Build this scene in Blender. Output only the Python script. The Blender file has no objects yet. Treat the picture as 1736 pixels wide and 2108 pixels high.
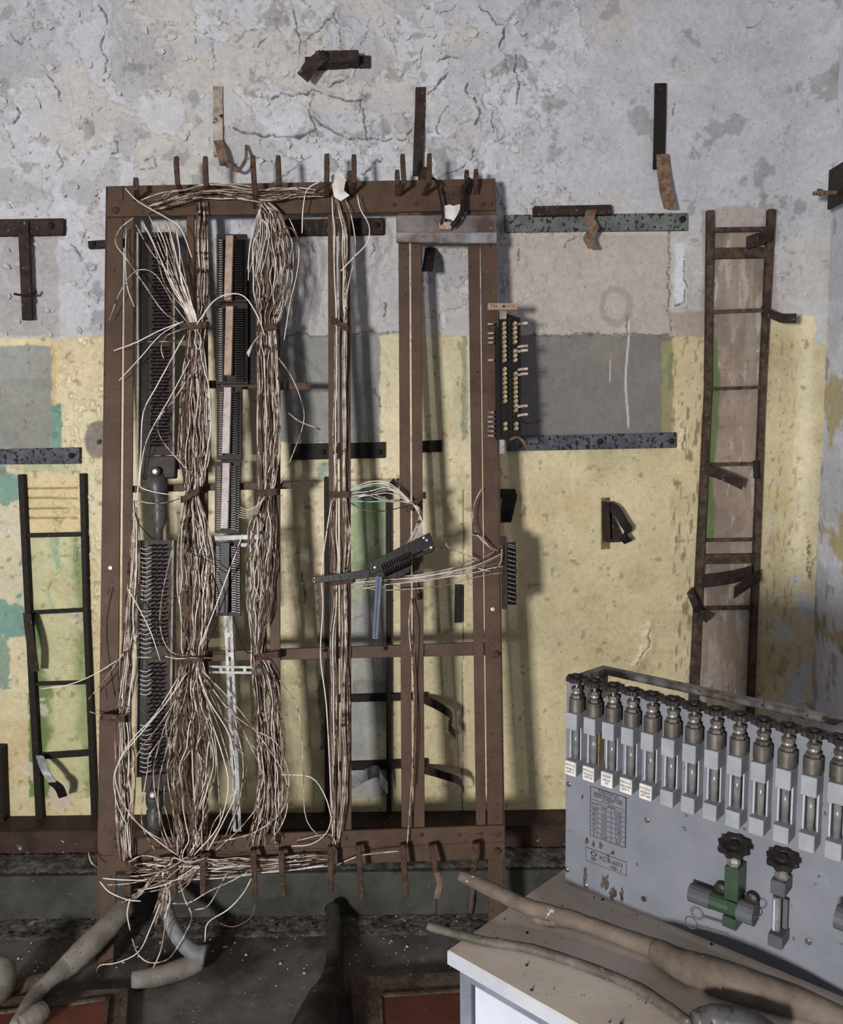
import bpy, math, random
import numpy as np
from mathutils import Vector, Matrix

# ------------------------------------------------------------------ camera, light, exposure
S = bpy.context.scene
COL = S.collection
FPX, CX, CY = 1650.0, 868.0, 1054.0
PITCH, ROLL = math.radians(6.5), math.radians(-0.7)
CAMZ = 1.53
cam_d = bpy.data.cameras.new('camera'); cam = bpy.data.objects.new('camera', cam_d); COL.objects.link(cam)
cam_d.sensor_fit = 'HORIZONTAL'; cam_d.sensor_width = 36.0; cam_d.lens = 36.0 * FPX / 1736.0
cam_d.clip_start = 0.02
RM = Matrix.Rotation(math.pi/2 - PITCH, 3, 'X') @ Matrix.Rotation(ROLL, 3, 'Z')
cam.matrix_world = Matrix.Translation((0, 0, CAMZ)) @ RM.to_4x4()
S.camera = cam
S.view_settings.view_transform = 'Standard'
S.view_settings.look = 'None'
S.view_settings.gamma = 1.0
S.view_settings.use_curve_mapping = False
S.view_settings.exposure = 0.0

W = bpy.data.worlds.new('world'); S.world = W; W.use_nodes = True
bg = W.node_tree.nodes['Background']
bg.inputs[0].default_value = (0.80, 0.88, 1.0, 1)
bg.inputs[1].default_value = 0.155

def area(name, loc, target, sx, sy, power, color):
    l = bpy.data.lights.new(name, 'AREA'); l.shape = 'RECTANGLE'; l.size = sx; l.size_y = sy
    l.energy = power; l.color = color
    o = bpy.data.objects.new(name, l); COL.objects.link(o); o.location = loc
    o.rotation_euler = (Vector(target) - Vector(loc)).to_track_quat('-Z', 'Y').to_euler()
    return o
# daylight through the window behind the camera, to the left
area('window_daylight', (-1.55, -2.0, 1.47), (0.0, 2.5, 1.4), 0.40, 0.40, 192, (1.0, 0.985, 0.95))

C0 = Vector((0, 0, CAMZ))
def ray(x, y):
    return RM @ Vector(((x - CX)/FPX, -(y - CY)/FPX, -1.0))

WALL_Y = 2.55
class Plane:
    """a real plane in the room; pt() gives the point of it, lifted 'off' metres from it"""
    def __init__(s, o, n): s.o = Vector(o); s.n = Vector(n).normalized()
    def pt(s, x, y, off=0.0):
        d = ray(x, y); o = s.o + s.n*off
        return C0 + d * ((o - C0).dot(s.n) / d.dot(s.n))
WP = Plane((0, WALL_Y, 0), (0, -1, 0))
LEAN = 0.15
RP = Plane((0, 2.118, 0), (0, -1, LEAN))
RV = Vector((0, LEAN, 1)).normalized()          # up along the leaning rack
FP = Plane((0, 0, 0), (0, 0, 1))
TZ = 0.80
TP = Plane((0, 0, TZ), (0, 0, 1))
PA = TP.pt(1163, 1823); PD = Vector((math.cos(math.radians(-41.5)), math.sin(math.radians(-41.5)), 0))
PN = Vector((PD.y, -PD.x, 0)).normalized()
if PN.y > 0: PN = -PN
PP = Plane(PA, PN)
ZU = Vector((0, 0, 1)); XU = Vector((1, 0, 0))

# ------------------------------------------------------------------ mesh helpers
class MB:
    def __init__(s): s.v = []; s.f = []
    def add(s, vs, fs):
        b = len(s.v); s.v += [Vector(p) for p in vs]; s.f += [tuple(i + b for i in f) for f in fs]; return s
    def prism(s, pts, back):
        n = len(pts); back = Vector(back)
        vs = [Vector(p) for p in pts] + [Vector(p) + back for p in pts]
        fs = [tuple(range(n)), tuple(range(2*n - 1, n - 1, -1))] + [(i, n + i, n + (i+1) % n, (i+1) % n) for i in range(n)]
        return s.add(vs, fs)
    def box(s, c, a, b, d):
        c, a, b, d = Vector(c), Vector(a), Vector(b), Vector(d)
        return s.prism([c-a-b+d, c+a-b+d, c+a+b+d, c-a+b+d], -2*d)
    def abox(s, x0, x1, y0, y1, z0, z1):
        return s.box(((x0+x1)/2, (y0+y1)/2, (z0+z1)/2), ((x1-x0)/2, 0, 0), (0, 0, (z1-z0)/2), (0, -(y1-y0)/2, 0))
    def tube(s, pts, r, n=6, cap=True, flat=None):
        pts = [Vector(p) for p in pts]; m = len(pts)
        rs = r if isinstance(r, (list, tuple)) else [r]*m
        t0 = (pts[1]-pts[0]).normalized()
        up = Vector((0, 0, 1)) if abs(t0.z) < 0.9 else Vector((1, 0, 0))
        nx = t0.cross(up).normalized(); vs = []
        for i, p in enumerate(pts):
            t = (pts[min(i+1, m-1)] - pts[max(i-1, 0)])
            if t.length < 1e-9: t = t0
            t.normalize(); nx = (nx - t*nx.dot(t))
            if nx.length < 1e-6: nx = t.orthogonal()
            nx.normalize(); ny = t.cross(nx)
            for k in range(n):
                a = 2*math.pi*k/n
                vs.append(p + (nx*math.cos(a) + ny*math.sin(a))*rs[i])
        fs = [(i*n+k, i*n+(k+1) % n, (i+1)*n+(k+1) % n, (i+1)*n+k) for i in range(m-1) for k in range(n)]
        if cap: fs += [tuple(range(n-1, -1, -1)), tuple((m-1)*n+k for k in range(n))]
        return s.add(vs, fs)
    def ribbon(s, pts, h, t):
        """flat bar following pts, half width vector h (vector or list), thickness t"""
        pts = [Vector(p) for p in pts]; m = len(pts)
        hs = h if isinstance(h, list) else [h]*m
        vs = []
        for i, p in enumerate(pts):
            tg = (pts[min(i+1, m-1)] - pts[max(i-1, 0)]).normalized()
            hv = Vector(hs[i]); nn = tg.cross(hv)
            nn = nn.normalized()*t/2 if nn.length > 1e-9 else Vector((0, -t/2, 0))
            vs += [p-hv-nn, p+hv-nn, p+hv+nn, p-hv+nn]
        fs = [(i*4+k, i*4+(k+1) % 4, (i+1)*4+(k+1) % 4, (i+1)*4+k) for i in range(m-1) for k in range(4)]
        fs += [(3, 2, 1, 0), tuple((m-1)*4+k for k in range(4))]
        return s.add(vs, fs)
    def lathe(s, base, axis, prof, n=16):
        base = Vector(base); axis = Vector(axis).normalized(); a = axis.orthogonal().normalized(); b = axis.cross(a)
        vs = []
        for r, h in prof:
            for k in range(n):
                t = 2*math.pi*k/n
                vs.append(base + axis*h + (a*math.cos(t) + b*math.sin(t))*r)
        m = len(prof)
        fs = [(i*n+k, i*n+(k+1) % n, (i+1)*n+(k+1) % n, (i+1)*n+k) for i in range(m-1) for k in range(n)]
        fs += [tuple(range(n-1, -1, -1)), tuple((m-1)*n+k for k in range(n))]
        return s.add(vs, fs)
    def build(s, name, mat, parent=None, smooth=False, bevel=0.0):
        me = bpy.data.meshes.new(name); o = bpy.data.objects.new(name, me); COL.objects.link(o)
        if parent is None:
            xs = [p.x for p in s.v]; ys = [p.y for p in s.v]; zs = [p.z for p in s.v]
            org = Vector(((min(xs)+max(xs))/2, (min(ys)+max(ys))/2, min(zs))); o.location = org
        else:
            org = wloc(parent); o.parent = parent
        me.from_pydata([tuple(p - org) for p in s.v], [], s.f)
        me.materials.append(mat)
        import bmesh
        b = bmesh.new(); b.from_mesh(me); bmesh.ops.recalc_face_normals(b, faces=b.faces)
        b.to_mesh(me); b.free()
        if smooth:
            me.shade_smooth()
        if bevel:
            m = o.modifiers.new('bevel', 'BEVEL'); m.width = bevel; m.segments = 1; m.limit_method = 'ANGLE'; m.angle_limit = 0.7
        return o
def wloc(o):
    v = Vector((0, 0, 0))
    while o is not None: v += Vector(o.location); o = o.parent
    return v
def tag(o, label=None, cat=None, group=None, kind=None):
    if label: o['label'] = label
    if cat: o['category'] = cat
    if group: o['group'] = group
    if kind: o['kind'] = kind
    return o
def thing(name, loc, label, cat, group=None):
    o = bpy.data.objects.new(name, None); COL.objects.link(o); o.location = loc; o.empty_display_size = 0.05
    return tag(o, label, cat, group)
def q4(P, c, off):                                # four photo corners onto plane P
    return [P.pt(x, y, off) for x, y in c]
def rect(x0, y0, x1, y1): return [(x0, y0), (x1, y0), (x1, y1), (x0, y1)]
def pq(P, c, off, th, mb=None):
    mb = mb or MB(); return mb.prism(q4(P, c, off), -P.n*th)
def catmull(pts, k=6):
    pts = [Vector(p) for p in pts]
    if len(pts) < 3: return pts
    P = [2*pts[0]-pts[1]] + pts + [2*pts[-1]-pts[-2]]; out = []
    for i in range(1, len(P)-2):
        a, b, c, d = P[i-1], P[i], P[i+1], P[i+2]
        for j in range(k):
            t = j/k
            out.append(0.5*((2*b) + (c-a)*t + (2*a-5*b+4*c-d)*t*t + (3*b-a-3*c+d)*t**3))
    out.append(pts[-1]); return out

# ------------------------------------------------------------------ materials
def lin(c):
    r = []
    for x in c:
        x /= 255.0; r.append(x/12.92 if x <= 0.04045 else ((x+0.055)/1.055)**2.4)
    return tuple(r)
def mat(name, c1, c2=None, c3=None, scale=30, t=0.5, w=0.12, speck=0.0, speckscale=120, rough=0.7, metal=0.0, bump=0.15, bumpscale=80, stretch=(1, 1, 1), alpha=None):
    m = bpy.data.materials.new(name); m.use_nodes = True; nt = m.node_tree; N = nt.nodes; L = nt.links
    bs = N['Principled BSDF']; bs.inputs['Roughness'].default_value = rough; bs.inputs['Metallic'].default_value = metal
    if rough >= .4 and metal < .5: bs.inputs['Specular IOR Level'].default_value = .18
    tc = N.new('ShaderNodeTexCoord'); mp = N.new('ShaderNodeMapping'); mp.inputs['Scale'].default_value = stretch
    L.new(tc.outputs['Object'], mp.inputs[0])
    def noise(sc, det=5):
        n = N.new('ShaderNodeTexNoise'); n.inputs['Scale'].default_value = sc; n.inputs['Detail'].default_value = det
        n.inputs['Roughness'].default_value = 0.62; L.new(mp.outputs[0], n.inputs['Vector']); return n.outputs['Fac']
    def ramp(src, a, b):
        r = N.new('ShaderNodeMapRange'); r.inputs[1].default_value = a; r.inputs[2].default_value = b; L.new(src, r.inputs[0]); return r.outputs[0]
    def mix(f, a, b):
        x = N.new('ShaderNodeMix'); x.data_type = 'RGBA'; L.new(f, x.inputs[0])
        for sock, v in ((x.inputs[6], a), (x.inputs[7], b)):
            if isinstance(v, tuple): sock.default_value = (*v, 1)
            else: L.new(v, sock)
        return x.outputs[2]
    col = lin(c1)
    if c2: col = mix(ramp(noise(scale), t-w, t+w), lin(c1), lin(c2))
    if c3: col = mix(ramp(noise(speckscale, 3), 0.62-speck, 0.66-speck), col, lin(c3))
    if isinstance(col, tuple): bs.inputs['Base Color'].default_value = (*col, 1)
    else: L.new(col, bs.inputs['Base Color'])
    if bump:
        b = N.new('ShaderNodeBump'); b.inputs['Strength'].default_value = bump; b.inputs['Distance'].default_value = 0.004
        L.new(noise(bumpscale), b.inputs['Height']); L.new(b.outputs[0], bs.inputs['Normal'])
    return m
M = {}
M['rack'] = mat('rack_brown_paint', (86, 67, 54), (68, 51, 42), (38, 28, 23), scale=14, w=.2, speck=-.02, speckscale=110, rough=.55, bump=.12)
M['hook'] = mat('rusty_hook', (80, 60, 50), (58, 42, 35), (36, 26, 22), scale=60, speck=.02, rough=.75, bump=.3)
M['rust'] = mat('rusted_iron', (56, 44, 40), (38, 29, 27), (120, 112, 106), scale=40, speck=-.03, speckscale=90, rough=.75, bump=.5)
M['rust_dark'] = mat('dark_iron', (36, 29, 27), (24, 20, 19), (80, 72, 68), scale=50, speck=-.05, rough=.6, bump=.5)
M['white_strap'] = mat('whitewashed_iron', (176, 168, 160), (120, 106, 94), (52, 42, 36), scale=18, speck=.02, speckscale=50, rough=.85, bump=.5)
M['rust_tan'] = mat('tan_rusted_strap', (128, 106, 88), (92, 72, 58), (60, 44, 36), scale=50, speck=0, rough=.8, bump=.4)
M['bar_green'] = mat('grey_green_bar_paint', (104, 108, 106), (84, 88, 88), (42, 32, 28), scale=25, speck=.06, speckscale=70, rough=.6, bump=.4)
M['bar_blue'] = mat('grey_blue_bar_paint', (88, 90, 98), (68, 68, 76), (34, 28, 28), scale=25, speck=.08, speckscale=90, rough=.6, bump=.4)
M['ladder_brown'] = mat('ladder_rust', (84, 70, 60), (52, 42, 36), (120, 105, 92), scale=35, speck=-.03, rough=.8, bump=.5)
M['galv'] = mat('galvanised_steel', (165, 165, 168), (128, 128, 132), (90, 86, 84), scale=45, speck=0, rough=.5, metal=.25, bump=.1)
M['plate'] = mat('bare_steel_plate', (170, 172, 180), (112, 98, 92), (140, 140, 146), scale=9, w=.12, speck=0, speckscale=30, rough=.4, metal=.45, bump=.1)
M['plate_dirty'] = mat('soiled_steel_plate', (128, 120, 120), (78, 66, 62), (110, 106, 108), scale=8, w=.12, speck=0, speckscale=30, rough=.5, metal=.3, bump=.1)
M['block'] = mat('phenolic_brown', (50, 39, 37), (38, 29, 28), (70, 58, 54), scale=40, speck=-.04, rough=.5, bump=.2)
M['block_dark'] = mat('dark_phenolic', (28, 23, 23), (20, 17, 17), (60, 52, 50), scale=60, speck=-.04, rough=.4, bump=.2)
M['pin'] = mat('dull_contact_pins', (38, 31, 30), (18, 15, 15), scale=200, rough=.35, metal=.5, bump=0)
M['brass'] = mat('brass_ferrule', (200, 182, 142), (150, 130, 100), scale=100, rough=.35, metal=.3, bump=0)
M['tab'] = mat('tinned_tab', (170, 162, 150), (100, 84, 72), scale=80, rough=.4, metal=.3, bump=0)
M['strip_tan'] = mat('tan_marking_strip', (168, 145, 130), (140, 118, 104), (95, 75, 65), scale=30, speck=-.03, rough=.6, bump=.1)
M['strip_pale'] = mat('pale_marking_strip', (186, 176, 172), (160, 150, 146), (110, 100, 95), scale=30, speck=-.03, rough=.5, bump=.1)
M['black_strip'] = mat('black_strip', (58, 58, 62), (46, 46, 50), scale=30, rough=.45, bump=.1)
M['edge_pale'] = mat('pale_edge_strip', (150, 140, 128), (118, 106, 94), scale=30, rough=.6, bump=.1)
M['gland'] = mat('grey_gland', (86, 84, 84), (64, 62, 62), (48, 42, 40), scale=30, speck=0, rough=.4, metal=.2, bump=.15)
M['gland_dark'] = mat('dark_gland', (58, 50, 46), (42, 36, 34), scale=30, rough=.5, bump=.2)
M['screw'] = mat('bright_screw', (205, 202, 198), (160, 155, 150), scale=80, rough=.35, metal=.4, bump=0)
WM = [mat('wire_pale_a', (206, 196, 186), (122, 100, 86), (54, 40, 34), scale=26, t=.50, w=.1, speck=.02, speckscale=38, rough=.5, bump=0),
      mat('wire_pale_b', (180, 166, 154), (90, 72, 62), (42, 32, 28), scale=26, t=.46, w=.08, speck=.06, speckscale=38, rough=.5, bump=0),
      mat('wire_brown', (124, 96, 78), (78, 58, 48), (46, 34, 30), scale=26, t=.5, w=.1, speck=.04, speckscale=38, rough=.6, bump=0),
      mat('wire_white', (222, 214, 206), (176, 162, 150), (92, 76, 66), scale=20, t=.6, w=.1, speck=-.03, speckscale=38, rough=.45, bump=0)]
M['blue_rule'] = mat('slate_blue_bar', (96, 106, 130), (84, 92, 114), scale=20, rough=.5, bump=.1)
M['paper'] = mat('old_paper', (212, 208, 206), (184, 176, 168), scale=30, rough=.8, bump=.1)
M['panel'] = mat('grey_hammer_paint', (112, 114, 121), (100, 102, 110), (74, 73, 77), scale=12, w=.15, speck=-.06, speckscale=60, rough=.45, bump=.08)
M['cube'] = mat('light_grey_enamel', (136, 138, 143), (124, 126, 132), (92, 91, 92), scale=30, speck=-.08, rough=.4, bump=.05)
M['cube_grey'] = mat('dark_grey_enamel', (78, 80, 84), (68, 70, 74), scale=30, rough=.45, bump=.05)
M['nickel'] = mat('dull_nickel', (118, 112, 106), (92, 86, 80), scale=30, rough=.38, metal=.7, bump=.05)
M['nickel_bright'] = mat('bright_nickel', (190, 186, 182), (150, 146, 142), scale=40, rough=.25, metal=.8, bump=.02)
M['wheel'] = mat('black_handwheel', (46, 40, 38), (34, 30, 29), (74, 64, 58), scale=60, speck=-.03, rough=.45, bump=.1)
M['tube'] = mat('dusty_glass_tube', (112, 112, 112), (92, 91, 90), (64, 60, 56), scale=60, speck=-.06, rough=.15, bump=0)
M['side'] = mat('pale_side_plate', (158, 161, 168), (146, 149, 156), scale=40, rough=.4, bump=.03)
M['side_tan'] = mat('stained_side_plate', (138, 114, 86), (104, 82, 60), scale=40, rough=.5, bump=.03)
M['green_enamel'] = mat('green_enamel', (46, 64, 48), (38, 54, 40), (28, 38, 30), scale=25, speck=-.04, rough=.35, bump=.05)
M['ink'] = mat('black_ink', (28, 26, 30), rough=.7, bump=0)
M['sticker'] = mat('paper_sticker', (196, 192, 188), (178, 172, 166), scale=60, rough=.8, bump=0)
M['rail'] = mat('grey_tube_steel', (140, 134, 130), (100, 92, 86), (60, 52, 46), scale=30, speck=0, rough=.4, metal=.2, bump=.1)
M['soot'] = mat('brown_soot_stain', (84, 76, 72), (48, 40, 36), scale=80, rough=.9, bump=.3)
M['top'] = mat('dirty_laminate', (190, 179, 168), (160, 147, 134), (72, 60, 50), scale=5, w=.18, speck=-.07, speckscale=70, rough=.6, bump=.1)
M['top_edge'] = mat('white_laminate_edge', (170, 173, 180), (156, 159, 166), scale=12, rough=.45, bump=.03)
M['leg'] = mat('grey_table_frame', (116, 120, 132), (102, 105, 116), (80, 80, 86), scale=16, speck=-.05, rough=.45, bump=.05)
M['door_white'] = mat('white_door_panel', (186, 190, 202), (176, 180, 192), scale=10, rough=.5, bump=.04)
M['hose_tan'] = mat('dusty_tan_hose', (112, 100, 90), (76, 66, 58), (160, 150, 140), scale=18, w=.18, speck=-.04, speckscale=50, rough=.7, bump=.5, bumpscale=40)
M['hose_grey'] = mat('dusty_grey_hose', (98, 92, 86), (70, 64, 58), (130, 122, 114), scale=22, speck=-.02, rough=.6, bump=.4, bumpscale=50)
M['crumb'] = mat('black_crumbs', (38, 30, 26), (60, 48, 40), scale=80, rough=.9, bump=0)
M['chip'] = mat('plaster_chips', (176, 168, 160), (120, 110, 100), scale=30, rough=.9, bump=0)
M['red'] = mat('red_floor_paint', (100, 56, 46), (78, 45, 38), (60, 44, 38), scale=10, speck=-.03, rough=.6, bump=.2)
M['hatch'] = mat('dusty_brown_iron', (92, 78, 68), (62, 50, 44), (34, 28, 25), scale=18, speck=.02, rough=.85, bump=.5)
M['mudpipe'] = mat('olive_mud_pipe', (60, 56, 46), (34, 31, 27), (130, 122, 106), scale=14, speck=-.04, speckscale=20, rough=.8, bump=.5, bumpscale=20)
M['pipe_grey'] = mat('dusty_grey_sheath', (124, 118, 112), (92, 84, 78), (66, 58, 52), scale=9, speck=-.02, rough=.65, bump=.25, bumpscale=25)
M['pipe_blue'] = mat('grey_blue_sheath', (128, 132, 134), (100, 102, 104), (80, 74, 68), scale=12, speck=-.02, rough=.5, bump=.15)
M['floor'] = mat('dusty_concrete_floor', (96, 92, 90), (54, 47, 43), (168, 162, 156), scale=5, w=.14, speck=-.07, speckscale=60, rough=.85, bump=.6, bumpscale=30)
M['skirt'] = mat('dark_brown_skirting', (64, 48, 42), (44, 34, 31), (150, 142, 134), scale=12, speck=-.06, speckscale=40, rough=.6, bump=.4)
M['plinth'] = mat('grey_green_plinth', (74, 75, 71), (54, 53, 50), (112, 104, 96), scale=9, w=.15, speck=-.05, speckscale=40, rough=.6, bump=.5)
M['dust'] = mat('dusty_ledge', (98, 94, 91), (56, 50, 46), (128, 124, 120), scale=22, speck=-.04, speckscale=80, rough=.9, bump=.35)
M['plain'] = mat('whitewashed_plaster', (160, 160, 166), (140, 140, 146), scale=3, rough=.9, bump=.2)
M['yellow_flap'] = mat('torn_grey_sheet', (150, 152, 156), (100, 98, 98), scale=20, rough=.5, bump=.3)

# ------------------------------------------------------------------ the painted wall
def hsh(ix, iy, s):
    n = (ix.astype(np.int64)*374761393 + iy.astype(np.int64)*668265263 + s*974634777) & 0xffffffff
    n = ((n ^ (n >> 13)) * 1274126177) & 0xffffffff
    return ((n ^ (n >> 16)) & 0xffffff).astype(np.float64) / 0xffffff
def vn(x, y, s):
    ix = np.floor(x); iy = np.floor(y); fx = x-ix; fy = y-iy; fx = fx*fx*(3-2*fx); fy = fy*fy*(3-2*fy)
    a = hsh(ix, iy, s); b = hsh(ix+1, iy, s); c = hsh(ix, iy+1, s); d = hsh(ix+1, iy+1, s)
    return (a*(1-fx)+b*fx)*(1-fy) + (c*(1-fx)+d*fx)*fy
def fbm(x, y, s, o=5, g=.55):
    r = 0; a = 1; t = 0
    for i in range(o): r = r + a*vn(x, y, s+i*17); t += a; a *= g; x = x*2.03+3.1; y = y*2.03+7.7
    return r/t
def worley(x, y, s):
    ix = np.floor(x); iy = np.floor(y); f1 = np.full(x.shape, 9.); f2 = f1.copy(); idn = np.zeros(x.shape)
    for dx in (-1, 0, 1):
        for dy in (-1, 0, 1):
            px = ix+dx; py = iy+dy
            qx = px + hsh(px, py, s); qy = py + hsh(px, py, s+5)
            d = np.sqrt((qx-x)**2 + (qy-y)**2); v = hsh(px, py, s+9)
            m = d < f1; f2 = np.where(m, f1, np.minimum(f2, d)); idn = np.where(m, v, idn); f1 = np.where(m, d, f1)
    return f1, f2, idn
def ss(a, b, x): t = np.clip((x-a)/(b-a), 0, 1); return t*t*(3-2*t)
def A(*c): return np.array(lin(c))

CRACKS = [  # big cracks in the plaster paint, as seen, width
 ([(207,7),(221,28),(221,52)],2.2), ([(164,21),(165,52)],1.6), ([(219,71),(209,92),(216,114),(221,128),(219,155),(213,170)],2.2),
 ([(100,155),(111,176),(121,192),(124,209)],1.8), ([(36,223),(44,233),(31,256)],2), ([(192,235),(183,249),(169,264)],1.8), ([(214,218),(206,230)],1.6),
 ([(121,301),(123,325),(130,337),(118,352)],1.8), ([(242,294),(242,316),(232,316)],2.4), ([(487,86),(508,64),(532,59)],1.5), ([(529,95),(560,66)],1.5),
 ([(145,503),(158,512),(166,527)],2), ([(605,21),(612,66),(622,90),(619,111)],2), ([(691,21),(664,59),(626,90)],2), ([(683,36),(700,55),(703,86)],1.8),
 ([(760,38),(759,62),(740,93)],1.5), ([(1065,114),(1061,145),(1068,180),(1066,214)],1.8), ([(1040,66),(1028,95)],2.6), ([(940,10),(920,24),(899,24)],1.5),
 ([(985,15),(1010,28),(1020,52),(1040,54)],1.8), ([(560,204),(581,194),(612,197),(646,188),(681,197),(705,206),(748,207)],2.2), ([(681,180),(712,162),(719,142)],1.8),
 ([(748,209),(741,230)],3), ([(749,228),(754,263),(755,290)],2), ([(638,239),(650,270),(619,283),(560,281),(539,280),(484,268)],3), ([(643,245),(716,287)],2.4),
 ([(716,287),(837,287),(850,263)],2), ([(902,131),(906,121),(940,121)],1.8), ([(926,150),(905,172),(885,197)],2.2), ([(963,173),(959,187),(978,207),(989,235),(980,258)],2.4),
 ([(1013,235),(1016,273)],1.8), ([(923,221),(906,242),(900,266),(906,273)],1.8), ([(976,308),(976,325),(950,346),(906,363)],2), ([(785,325),(765,345),(747,359)],2.2),
 ([(1565,41),(1559,54),(1537,59)],1.8), ([(1412,529),(1409,622),(1392,627)],1.6), ([(562,375),(590,362),(620,330),(640,318)],1.4), ([(480,340),(520,325),(560,331)],1.4),
 ([(1190,488),(1165,500),(1160,512)],1.6), ([(1389,210),(1383,225),(1385,240)],1.2), ([(1340,1290),(1335,1330),(1312,1370)],1.6), ([(1655,1105),(1655,1190),(1672,1105)],1.4),
 ([(650,190),(640,215),(634,240)],1.2), ([(795,625),(790,650)],1.2), ([(775,800),(782,835)],1.4), ([(645,495),(648,520)],1.6), ([(768,500),(775,515),(762,530)],2),
 ([(40,1005),(160,1005)],1.21), ([(40,1025),(160,1026)],1.21), ([(40,1047),(160,1047)],1.21), ([(40,1066),(160,1067)],1.21), ([(575,992),(830,987)],1.21), ([(955,1010),(952,1690)],1.21),
 ([(1288,655),(1287,690)],1.6), ([(1066,505),(1066,550)],1.2), ([(620,1175),(628,1210),(625,1245)],1.5), ([(1410,880),(1404,930)],1.6), ([(1380,440),(1378,640),(1385,690)],1.3),
 ([(580,690),(820,685)],1.3), ([(1075,690),(1380,688)],1.3), ([(300,330),(320,322),(322,345),(290,350)],1.4), ([(10,60),(40,90),(78,40)],1.2), ([(400,40),(405,85)],1.3), ([(437,90),(445,130)],1.2),
 ([(1060,860),(1080,870),(1120,868)],1.0)]
def seg_dist(U, V, pts):
    d = np.full(U.shape, 1e9)
    for (x0, y0), (x1, y1) in zip(pts[:-1], pts[1:]):
        dx, dy = x1-x0, y1-y0; L2 = dx*dx+dy*dy
        t = np.clip(((U-x0)*dx + (V-y0)*dy)/L2, 0, 1)
        d = np.minimum(d, np.hypot(U-(x0+t*dx), V-(y0+t*dy)))
    return d
def grid_wall(name, x0, x1, z0, z1, step, fn, place, label_kind='structure'):
    nx = int((x1-x0)/step)+1; nz = int((z1-z0)/step)+1
    xs = np.linspace(x0, x1, nx); zs = np.linspace(z0, z1, nz); X, Z = np.meshgrid(xs, zs)
    X = X.ravel(); Z = Z.ravel(); H, Cc, G = fn(X, Z)
    co = place(X, Z, H)
    me = bpy.data.meshes.new(name); nv = nx*nz; nf = (nx-1)*(nz-1)
    me.vertices.add(nv); me.vertices.foreach_set('co', co.astype(np.float32).ravel())
    i = np.arange(nz-1)[:, None]*nx + np.arange(nx-1)[None, :]; i = i.ravel()
    f = np.stack([i, i+1, i+1+nx, i+nx], 1).astype(np.int32)
    me.loops.add(nf*4); me.loops.foreach_set('vertex_index', f.ravel())
    me.polygons.add(nf); me.polygons.foreach_set('loop_start', (np.arange(nf)*4).astype(np.int32))
    me.update(calc_edges=True)
    a = me.color_attributes.new('paint', 'FLOAT_COLOR', 'POINT')
    a.data.foreach_set('color', np.concatenate([Cc, G[:, None]], 1).astype(np.float32).ravel())
    me.shade_smooth()
    o = bpy.data.objects.new(name, me); COL.objects.link(o); o['kind'] = label_kind
    me.materials.append(M['wallpaint']); return o
def wall_material():
    m = bpy.data.materials.new('old_wall_paint'); m.use_nodes = True; nt = m.node_tree; N = nt.nodes; L = nt.links
    bs = N['Principled BSDF']; at = N.new('ShaderNodeAttribute'); at.attribute_name = 'paint'
    tc = N.new('ShaderNodeTexCoord')
    def noise(sc, det, rg=.6, st=None):
        n = N.new('ShaderNodeTexNoise'); n.inputs['Scale'].default_value = sc; n.inputs['Detail'].default_value = det; n.inputs['Roughness'].default_value = rg
        if st:
            mp = N.new('ShaderNodeMapping'); mp.inputs['Scale'].default_value = st; L.new(tc.outputs['Object'], mp.inputs[0]); L.new(mp.outputs[0], n.inputs[0])
        else: L.new(tc.outputs['Object'], n.inputs['Vector'])
        return n.outputs['Fac']
    def mr(s, a, b, c, d):
        r = N.new('ShaderNodeMapRange'); [r.inputs[i+1].__setattr__('default_value', v) for i, v in enumerate((a, b, c, d))]; L.new(s, r.inputs[0]); return r.outputs[0]
    def mul(c, f):
        x = N.new('ShaderNodeMix'); x.data_type = 'RGBA'; x.blend_type = 'MULTIPLY'; x.inputs[0].default_value = 1
        L.new(c, x.inputs[6]); L.new(f, x.inputs[7]); return x.outputs[2]
    c = mul(at.outputs['Color'], mr(noise(55, 6, .7), .3, .7, .86, 1.12))
    c = mul(c, mr(noise(9, 4), .3, .7, .9, 1.08))
    sp = mr(noise(170, 3, .6), .66, .70, 0, 1)
    x = N.new('ShaderNodeMix'); x.data_type = 'RGBA'; L.new(sp, x.inputs[0]); L.new(c, x.inputs[6]); x.inputs[7].default_value = (*lin((92, 78, 66)), 1)
    L.new(x.outputs[2], bs.inputs['Base Color'])
    L.new(at.outputs['Alpha'], bs.inputs['Roughness'])
    b = N.new('ShaderNodeBump'); b.inputs['Strength'].default_value = .5; b.inputs['Distance'].default_value = .0035
    L.new(noise(70, 7, .65), b.inputs['Height']); L.new(b.outputs[0], bs.inputs['Normal'])
    return m
M['wallpaint'] = wall_material()

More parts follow.
